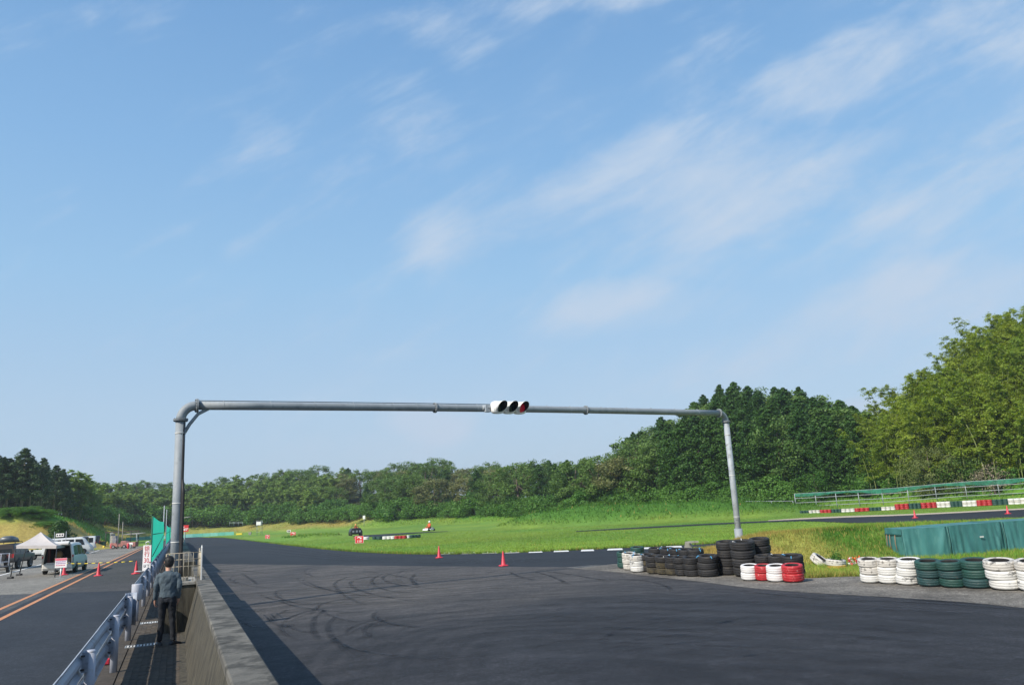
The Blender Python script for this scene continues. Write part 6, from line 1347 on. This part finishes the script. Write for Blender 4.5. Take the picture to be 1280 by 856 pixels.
# ------------------------------------------------------------------ small signs and karts across the track
def arrow_mb(k, y=-.02):
    mb = MB(); pts = [(-.36, .06), (-.18, .26), (.05, .24), (.24, .10), (.34, .18), (.36, -.12), (.06, -.08), (.14, 0), (.02, .10), (-.14, .12), (-.30, -.02)]
    mb.add([(x*k, y, z*k) for x, z in pts], [tuple(range(len(pts)))]); return mb
def bsign(px0, px1, py0, py1, label, txt=None, Yv=None, at_ground=True):
    g_ = G((px0+px1)/2, py1+1.0) if Yv is None else D((px0+px1)/2, py1, Yv); k = P(g_)[2]/F; w_ = (px1-px0)*k; h_ = (py1-py0)*k
    gz_ = gz(g_) if Yv is not None else 0.; z0 = (g_[2] if Yv is not None else k*1.0)-gz_
    t = thing('corner_sign', label, 'sign', (g_[0], g_[1], gz_), 0)
    mb = MB(); mb.box((0, 0, z0+h_/2), (w_, .03, h_)); mb.build('board', M_signr, t, .005)
    mb = MB(); mb.box((0, .002, z0+h_/2), (w_*1.06, .02, h_*1.05)); mb.build('frame', M_signw, t)
    a = arrow_mb(h_*.95, -.022).build('arrow', M_signw, t, 0, (0, 0, z0+h_*.68))
    if txt: text_part('lettering', txt, h_*.46, M_signw, t, (0, -.02, z0+h_*.24), (R(90), 0, 0), 1., .003, bold=.006)
    for x in (-w_*.42, w_*.42): mb = MB(); mb.tube([(x, .03, -.1), (x, .03, z0+h_*.8)], .02, 5); mb.build('post', M_post, t)
    return t
bsign(444.2, 454.2, 670.0, 678.4, 'red corner board with a white bent arrow and figures at the short tyre row', '110')
bsign(363, 369.5, 665.0, 670.6, 'small red corner board with a white arrow left of the low grass hump', '80')
bsign(331.6, 337, 668.4, 672.8, 'smallest red corner board with a white arrow beside the track bend', '50')
p = D(231.0, 660.2, 62); k = 62/F; gp_ = W(1.28, t_at(231, 1.28)); t = thing('red_banner_board', 'red board with white lettering right of the left gantry pole', 'sign', (p[0], p[1], 0), 0)
mb = MB(); mb.box((0, 0, p[2]), (9.2*k, .03, 7.8*k)); mb.build('board', M_signr, t)
arr = MB(); arr.add([(x*k, -.02, p[2]+z*k) for x, z in ((-4, 2.2), (-2.2, 2.0), (-.4, 2.3), (-.8, .9), (-2.6, 1.1), (-4, .6))], [tuple(range(6))]); arr.build('arrow', M_signw, t)
text_part('lettering', 'JET', 3.4*k, M_signw, t, (.6*k, -.02, p[2]-1.4*k), (R(90), 0, 0), 1.25, .003, shear=.3, bold=.008)
mb = MB(); mb.tube([(0, .04, .0), (0, .04, p[2]+3*k)], .04, 6); mb.build('post', M_galvl, t)
p = D(233, 646.8, 60); t = thing('bar_aerial', 'thin horizontal pale bar aerial right of the left gantry pole', 'aerial', (p[0], p[1], 0), 0); mb = MB(); mb.tube([(-.35, 0, p[2]-.02), (.30, 0, p[2]+.05)], .035, 6); mb.build('bar', M_concl, t); mb = MB(); mb.tube([(-.3, 0, 0), (-.3, 0, p[2])], .03, 6); mb.build('mast', M_galv, t)
def fpix(px, py, Yv): q = D(px, py, Yv); return q, q-np.array([0, 0, q[2]-gz(q)])
# marshal post
q, g_ = fpix(324, 656, 178); k = 178/F; t = thing('marshal_platform', 'thin scaffold platform with a white box on the far side of the bend', 'scaffold', g_, 0); top_ = q[2]-g_[2]
for x in (-.5, .55):
    for y in (-.4, .5): mb = MB(); mb.tube([(x, y, 0), (x, y, top_+1.0)], .035, 5); mb.build('upright', M_galvl, t)
for z in (top_*.3, top_*.65, top_+.95): mb = MB(); mb.tube([(-.5, -.4, z), (.55, -.4, z), (.55, .5, z)], .03, 5); mb.build('cross_rail', M_galvl, t)
mb = MB(); mb.box((0, 0, top_-.05), (1.2, 1.1, .06)); mb.build('deck', M_galv, t)
mb = MB(); mb.box((0, -.1, top_+.38), (1.0, .7, .72)); o = mb.build('white_box', M_white, None, .02, g_); tag(o, 'white box on the scaffold platform across the bend', 'box')
q, g_ = fpix(361, 663.4, 165); k = 165/F; t = thing('number_board', 'low black and white board just left of the red arrow board', 'sign', g_, 0); z_ = max(.5, q[2]-g_[2])
mb = MB(); mb.box((0, 0, z_), (4.6*k, .05, 2.6*k)); mb.build('board', M_signw, t)
for x in (-.9, .9): mb = MB(); mb.box((x*k, -.03, z_), (1.3*k, .02, 1.7*k)); mb.build('black_panel', M_blktxt, t)
mb = MB(); mb.tube([(0, .03, 0), (0, .03, z_)], .04, 5); mb.build('post', M_galvl, t)
q, g_ = fpix(455, 646.3, 195); k = 195/F; t = thing('white_box_sign', 'small white upright box sign in front of the far wood', 'sign', g_, 0); z_ = max(.7, q[2]-g_[2])
mb = MB(); mb.box((0, 0, z_), (2.9*k, .15, 4.2*k)); mb.build('board', M_white, t); mb = MB(); mb.tube([(0, .05, 0), (0, .05, z_)], .05, 5); mb.build('post', M_galvl, t)
q, g_ = fpix(312.5, 660.6, 190); t = thing('small_white_cabinet', 'tiny pale cabinet on the far grass bank left of the scaffold', 'cabinet', g_, 0); mb = MB(); mb.box((0, 0, .45), (.65, .4, .45)); mb.build('cabinet_body', M_concl, t); mb = MB(); mb.box((0, 0, .12), (.5, .3, .24)); mb.build('plinth', M_galv, t)
pts = [fpix(x, 652.2, 226)[0]-np.array([0, 0, .8]) for x in (287, 292.5, 298, 303.5)]
fence_line('far_guard_fence', 'short pale fence on the far bank in front of the wood', pts, .8, None, (1.0, .6), False, M_galvl, M_galvl)
# turquoise boards
tq = thing('turquoise_barrier', 'long line of turquoise barrier boards at the end of the straight', 'barrier', D(228, 668, 204)*np.array([1, 1, 0]), 0); tq0 = np.array(tq.location)
M_turq = [mat('turquoise_board_a', (.13, .42, .36), .6, var=.1), mat('turquoise_board_b', (.17, .45, .42), .6, var=.1), mat('turquoise_board_c', (.10, .38, .33), .6, var=.1)]
edges = [158, 170, 181, 192, 203, 214, 224, 232, 241, 254, 263, 272.5, 281, 292.5]
for i in range(len(edges)-1):
    a_, b_ = D(edges[i]+.15, 668, 204), D(edges[i+1]-.15, 668, 204); c_ = (a_+b_)/2; mb = MB(); mb.box((c_[0]-tq0[0], c_[1]-tq0[1], .42), (b_[0]-a_[0], .12, .84)); mb.build('board', M_turq[i % 3], tq)
mb = MB(); p = D(299, 669.2, 200); mb.box((0, 0, .2), (1.5, .4, .4)); o = mb.build('yellow_block', M_yel, None, .04, (p[0], p[1], 0)); tag(o, 'small yellow block right of the turquoise boards', 'block')

# karts
def simple_rider(par_loc, rz, suit, helmet, label, sc=1.0):
    t = thing('person', label, 'person', par_loc, rz); t.scale = (sc, sc, sc)
    def E(v): return v
    mb = MB(); rings = []
    for z, rx_, ry_, oy in ((.32, .17, .13, .0), (.5, .19, .13, .02), (.72, .22, .13, .05), (.84, .19, .11, .06), (.90, .07, .07, .07), (.95, .06, .06, .08)):
        rings.append([(math.cos(a)*rx_, math.sin(a)*ry_+oy, z) for a in np.linspace(0, 5.76, 12)])
    mb.loft(rings, 0)
    for s in (-1, 1):
        mb.tube([(s*.20, .06, .80), (s*.27, -.10, .60), (s*.12, -.34, .62)], [.055, .045, .035], 8); mb.tube([(s*.10, 0, .36), (s*.16, -.38, .44), (s*.13, -.70, .22)], [.085, .065, .04], 8)
    mb.build('body', suit, t)
    mb = MB(); mb.lathe([(.05, -.14), (.12, -.12), (.145, 0), (.13, .09), (.07, .14), (0, .15)], 14, (0, .08, 1.08)); mb.build('helmet', helmet, t)
    return t
def kart(name, label, loc, rz, bodym, cat='kart', big=1.0):
    t = thing(name, label, cat, loc, rz); t.scale = (big,)*3
    mb = MB(); mb.loft([[(x, y, .10) for x, y in ((-.32, -.75), (.32, -.75), (.36, .55), (-.36, .55))], [(x, y, .16) for x, y in ((-.32, -.75), (.32, -.75), (.36, .55), (-.36, .55))]], 0, True, True, False); mb.build('frame', M_dark, t)
    mb = MB(); mb.loft([[(-.5, -.95, .1), (.5, -.95, .1), (.5, -.85, .32), (-.5, -.85, .32)], [(-.3, -.6, .1), (.3, -.6, .1), (.22, -.55, .42), (-.22, -.55, .42)]], 0, True, True, False); mb.build('nose', bodym, t, .02)
    for s in (-1, 1): mb = MB(); mb.box((s*.52, -.05, .20), (.20, .80, .20)); mb.build('side_pod', bodym, t, .04)
    mb = MB(); mb.box((0, .15, .38), (.42, .10, .50), rx=-.3); mb.build('seat', M_dark, t, .03)
    mb = MB(); mb.box((.33, .35, .32), (.25, .34, .32)); mb.build('engine', M_galv, t, .02)
    for x, y, r_, w_ in ((-.56, -.62, .13, .12), (.56, -.62, .13, .12), (-.56, .45, .14, .19), (.56, .45, .14, .19)): mb = MB(); mb.tube([(x-w_/2, y, r_), (x+w_/2, y, r_)], r_, 14); mb.build('wheel', M_tyre, t)
    mb = MB(); mb.tube([(-.16, -.30, .52), (0, -.34, .60), (.16, -.30, .52), (.12, -.26, .44), (-.12, -.26, .44), (-.16, -.30, .52)], .016, 6); mb.build('steering_wheel', M_dark, t)
    return t
g_ = G(444.3, 669.6); bu = thing('black_buggy', 'black covered buggy on the short infield track strip', 'buggy', g_, R(20)); kk = P(g_)[2]/F
mb = MB(); mb.loft([[(x, y, z) for x, z in ((-.78, .22), (-.84, .55), (-.62, 1.02), (.0, 1.10), (.60, 1.05), (.86, .55), (.80, .22))] for y in (-1.0, 1.0)], 0, True, True, False); mb.build('body', M_cark, bu, .08)
for x in (-.42, .05, .48): mb = MB(); mb.box((x, -1.02, .62), (.26, .04, .26)); mb.build('grille_panel', M_galv, bu, .02)
for x in (-.7, .7):
    for y in (-.75, .75): mb = MB(); mb.tube([(x-.12, y, .27), (x+.12, y, .27)], .27, 14); mb.build('wheel', M_tyre, bu)
mb = MB(); mb.tube([(-.6, 0, 1.0), (-.5, 0, 1.3), (.4, 0, 1.3), (.5, 0, 1.0)], .03, 6); mb.build('roll_bar', M_dark, bu)
simple_rider(g_+np.array([0.05, .1, .45]), R(20), mat('orange_suit', (.55, .12, .03), .7), mat('orange_helmet', (.70, .30, .08), .3), 'driver in orange seen low above the black buggy', .95)
g_ = G(536.6, 663.2); kart('orange_kart', 'small kart under the orange dressed driver on the far infield', g_, R(-35), mat('white_kart_fairing', (.65, .66, .68), .4), big=1.0)
simple_rider(g_+np.array([0, .1, .05]), R(-35), mat('orange_red_suit', (.62, .10, .03), .7), mat('white_helmet', (.7, .68, .66), .3), 'driver in an orange suit on the small far kart', 1.15)

# ------------------------------------------------------------------ the person on the footpath
pp = W(.74, 2.62, .045); ph = RA+R(-6)
pr = thing('person', 'standing person in a grey long sleeve top and black trousers, back turned, on the footpath', 'person', pp, ph)
pr.scale = (.965, .965, .965)
M_skin = mat('skin', (.50, .27, .19), .55, var=.05); M_shirt = mat('slate_grey_knit', (.062, .088, .108), .9, var=.12, vscale=9, bump=.35, bscale=14); M_trou = mat('black_cloth', (.007, .010, .016), .9, var=.2, vscale=6, bump=.35, bscale=9); M_hair = mat('black_hair', (.008, .007, .007), .6, bump=.6, bscale=60, stretch=(1, 1, .3)); M_shoe = mat('dark_grey_shoe', (.022, .028, .038), .6)
def oval(c, rx_, ry_, n=18, tilt=0, pw=1.0):
    out = []
    for i in range(n):
        a = 2*math.pi*i/n; ca_, sa_ = math.cos(a), math.sin(a); x = math.copysign(abs(ca_)**pw, ca_)*rx_; y = math.copysign(abs(sa_)**pw, sa_)*ry_
        out.append((c[0]+x, c[1]+y, c[2]+x*tilt))
    return out
# body: hidden core, neck, head and hands as one skin (front of the person is +Y, back towards the camera)
bmx = bpy.data.meshes.new('body'); V_ = []; E_ = []; Rr_ = []
def vtx(p, r_, par=None):
    V_.append(tuple(p)); Rr_.append(r_ if hasattr(r_, '__len__') else (r_, r_)); i = len(V_)-1
    if par is not None: E_.append((par, i))
    return i
pel = vtx((0, 0, .92), (.09, .06)); bel = vtx((0, 0, 1.06), (.10, .065), pel); ch = vtx((0, .0, 1.26), (.145, .095), bel); nk0 = vtx((0, -.01, 1.42), (.06, .06), ch); nk1 = vtx((0, .012, 1.49), (.052, .055), nk0)
hd0 = vtx((.006, .035, 1.56), (.068, .078), nk1); hd1 = vtx((.01, .042, 1.63), (.074, .09), hd0); hd2 = vtx((.01, .04, 1.69), (.055, .065), hd1)
def arm(s, elbow, wrist):
    sh_ = vtx((s*.155, -.01, 1.365), (.052, .05), ch); el = vtx(elbow, (.04, .04), sh_); wr_ = vtx(wrist, (.026, .022), el); d = np.array(wrist)-np.array(elbow); d = d/np.linalg.norm(d)
    pm_ = vtx(np.array(wrist)+d*.06, (.022, .036), wr_)
    base = np.array(wrist)+d*.085
    for k, (o, ln, cv) in enumerate(((-.027, .062, .012), (-.009, .070, .016), (.010, .066, .018), (.026, .052, .022))):
        f0 = vtx(base+np.array([0, o, 0]), (.0095, .0095), pm_); f1 = vtx(base+d*ln*.55+np.array([-s*cv, o, 0]), (.0085, .0085), f0); vtx(base+d*ln+np.array([-s*cv*2.4, o*.9, .004]), (.0075, .0075), f1)
    t0_ = vtx(np.array(wrist)+d*.03+np.array([-s*.006, .034, 0]), (.011, .011), pm_); vtx(np.array(wrist)+d*.072+np.array([-s*.016, .056, 0]), (.009, .009), t0_)
    return wr_
LE, LW_ = (-.222, -.035, 1.13), (-.238, .045, .885); RE, RW_ = (.228, -.045, 1.13), (.205, .045, .885)
arm(-1, LE, LW_); arm(1, RE, RW_)
for s, kn, an_ in ((-1, (-.10, .03, .50), (-.115, -.01, .09)), (1, (.105, .035, .50), (.135, .015, .09))):
    hp = vtx((s*.085, 0, .84), (.06, .06), pel); k_ = vtx(kn, (.05, .05), hp); a_ = vtx(an_, (.034, .036), k_); vtx((an_[0]+s*.01, an_[1]+.12, .045), (.035, .022), a_)
bmx.from_pydata(V_, E_, []); bmx.materials.append(M_skin); bo_ = link('body', bmx, pr)
sk = bo_.modifiers.new('skin', 'SKIN'); sk.use_smooth_shade = True
for i, r_ in enumerate(Rr_): bmx.skin_vertices[0].data[i].radius = r_
bmx.skin_vertices[0].data[0].use_root = True
sb = bo_.modifiers.new('sub', 'SUBSURF'); sb.levels = 2; sb.render_levels = 2
# ears and hair
mb = MB()
for s in (-1, 1): mb = MB(); mb.loft([oval((.008+s*.083, .035, 1.60), .008, .014, 8), oval((.008+s*.088, .032, 1.62), .013, .022, 8), oval((.008+s*.088, .03, 1.645), .011, .020, 8), oval((.008+s*.083, .032, 1.66), .005, .012, 8)], 0); mb.build('ear', M_skin, pr)
mb.v and None
mb = MB(); rings = []
for z, rx_, ry_, cy in ((1.530, .058, .050, .000), (1.550, .072, .070, .005), (1.59, .085, .092, .018), (1.64, .094, .108, .030), (1.69, .090, .105, .034), (1.725, .068, .082, .036), (1.748, .034, .045, .034), (1.754, .008, .01, .034)):
    rings.append([(p[0]+.009, (p[1] if p[1] < .075 or z > 1.68 else .075), p[2]+.004*math.sin(i*2.3+z*90)) for i, p in enumerate(oval((0, cy, z), rx_, ry_, 20))])
mb.loft(rings, 0); h_ = mb.build('hair', M_hair, pr); 
hc = []; 
for k in range(900):
    a = rng.random()*6.283; e_ = rng.random(); z = 1.545+.20*e_; w_ = math.sqrt(max(.02, 1-((z-1.645)/.115)**2)); hc.append((.009+math.cos(a)*.094*w_, .030+math.sin(a)*.106*w_, z))
hc = np.array(hc); hc = hc[hc[:, 1] < .09]; lv = quads(hc, hc-np.array([.009, .03, 1.64]), .020, .22, .75); link('hair_strands', np_mesh('hair_strands', lv, q_idx(lv), M_hair), h_)
# shirt
def shirt_torso():
    mb = MB(); rg = []
    for z, rx_, ry_, cx, cy in ((.925, .168, .118, .004, 0), (.945, .174, .122, .004, 0), (1.00, .166, .116, .002, .0), (1.10, .160, .112, 0, .0), (1.20, .172, .117, 0, -.002), (1.30, .190, .120, 0, -.006), (1.365, .192, .108, 0, -.010), (1.405, .150, .088, 0, -.010), (1.43, .100, .070, 0, -.005), (1.452, .066, .062, .002, .003), (1.462, .062, .060, .002, .005)):
        r = oval((cx, cy, z), rx_, ry_, 32, 0, .86)
        rg.append([(p[0]+.006*math.sin(p[2]*38+i*.9)*(z < 1.2), p[1]+.007*math.sin(i*1.7+p[2]*24)*(z < 1.35), p[2]+.006*math.sin(i*1.1)*(z < .95)) for i, p in enumerate(r)])
    mb.loft(rg, 0, True, True, True)
    for s, e_, w_ in ((-1, LE, LW_), (1, RE, RW_)):
        sh0 = np.array([s*.115, -.012, 1.392]); sh1 = np.array([s*.182, -.014, 1.335]); e_ = np.array(e_); w_ = np.array(w_)
        path_ = [sh0, sh1, sh1*.6+e_*.4+[s*.006, 0, 0], e_+[0, -.006, .05], e_, e_*.55+w_*.45, w_+(e_-w_)*.14, w_+(e_-w_)*.02]
        mb.tube(path_, [.060, .064, .055, .051, .048, .043, .037, .033], 14, caps=True)
    return mb
def cloth(o, vox):
    m_ = o.modifiers.new('remesh', 'REMESH'); m_.mode = 'VOXEL'; m_.voxel_size = vox; m_.use_smooth_shade = True
    m_ = o.modifiers.new('smooth', 'SMOOTH'); m_.iterations = 5; m_.factor = .5
    tx = bpy.data.textures.new('cloth_folds', 'CLOUDS'); tx.noise_scale = .09; m_ = o.modifiers.new('folds', 'DISPLACE'); m_.texture = tx; m_.strength = .026; m_.mid_level = .5; m_.texture_coords = 'LOCAL'
so_ = shirt_torso().build('long_sleeve_top', M_shirt, pr); cloth(so_, .011)
# trousers
mb = MB()
for s, kn, an_ in ((-1, (-.10, .03, .50), (-.115, -.01, .09)), (1, (.105, .035, .50), (.135, .015, .09))):
    rg = []
    for k_, (z, rx_, ry_) in enumerate(((.955, .085, .112), (.90, .092, .118), (.82, .092, .112), (.72, .082, .098), (.60, .071, .083), (.50, .064, .073), (.40, .062, .072), (.28, .057, .067), (.16, .051, .058), (.105, .051, .060), (.085, .053, .064))):
        f = (z-.09)/(.90-.09)
        cx = np.interp(z, [.09, .5, .9], [an_[0], kn[0], s*.082]); cy = np.interp(z, [.09, .5, .9], [an_[1], kn[1], -.002])
        rg.append([(p[0]+.005*math.sin(i*1.3+z*31), p[1]+.006*math.sin(i*.9+z*27), p[2]) for i, p in enumerate(oval((cx, cy, z), rx_, ry_, 20))])
    mb.loft(rg, 0, True, True, True)
mb.loft([oval((0, 0, .84), .13, .118, 20), oval((0, 0, .90), .160, .118, 20), oval((0, 0, .965), .152, .110, 20)], 0)
tr_ = mb.build('trousers', M_trou, pr); cloth(tr_, .012)
for s, an_, yaw in ((-1, (-.115, -.01), .35), (1, (.135, .015), -.75)):
    mb = MB(); rg = []
    for y, rx_, h_ in ((-.085, .028, .05), (-.07, .040, .085), (-.02, .044, .105), (.05, .046, .09), (.12, .050, .065), (.17, .046, .055), (.20, .028, .04)):
        rg.append([(math.cos(a)*rx_, y, max(0, .5+.5*math.sin(a))*h_) for a in np.linspace(0, 2*math.pi*15/16, 16)])
    mb.loft(rg, 0); sh_ = mb.build('shoe', M_shoe, pr, 0, (an_[0], an_[1], -.02)); sh_.rotation_euler.z = yaw

# ------------------------------------------------------------------ summer air
HZ = True
if HZ:
    mb = MB(); mb.box((0, 0, 0), (2, 2, 2)); hm = bpy.data.materials.new('haze_air'); hm.use_nodes = True; t_ = hm.node_tree; t_.nodes.clear()
    pv = nn(t_, 'ShaderNodeVolumePrincipled'); pv.inputs['Color'].default_value = (.80, .89, 1, 1); pv.inputs['Density'].default_value = .00028; pv.inputs['Anisotropy'].default_value = .2
    ou = nn(t_, 'ShaderNodeOutputMaterial'); t_.links.new(pv.outputs[0], ou.inputs['Volume'])
    o = mb.build('haze', hm, None, 0, (0, 0, 33.0)); o.scale = (3400, 3400, 50); tag(o, 'thin bluish summer haze over the whole circuit', 'haze', kind='stuff')
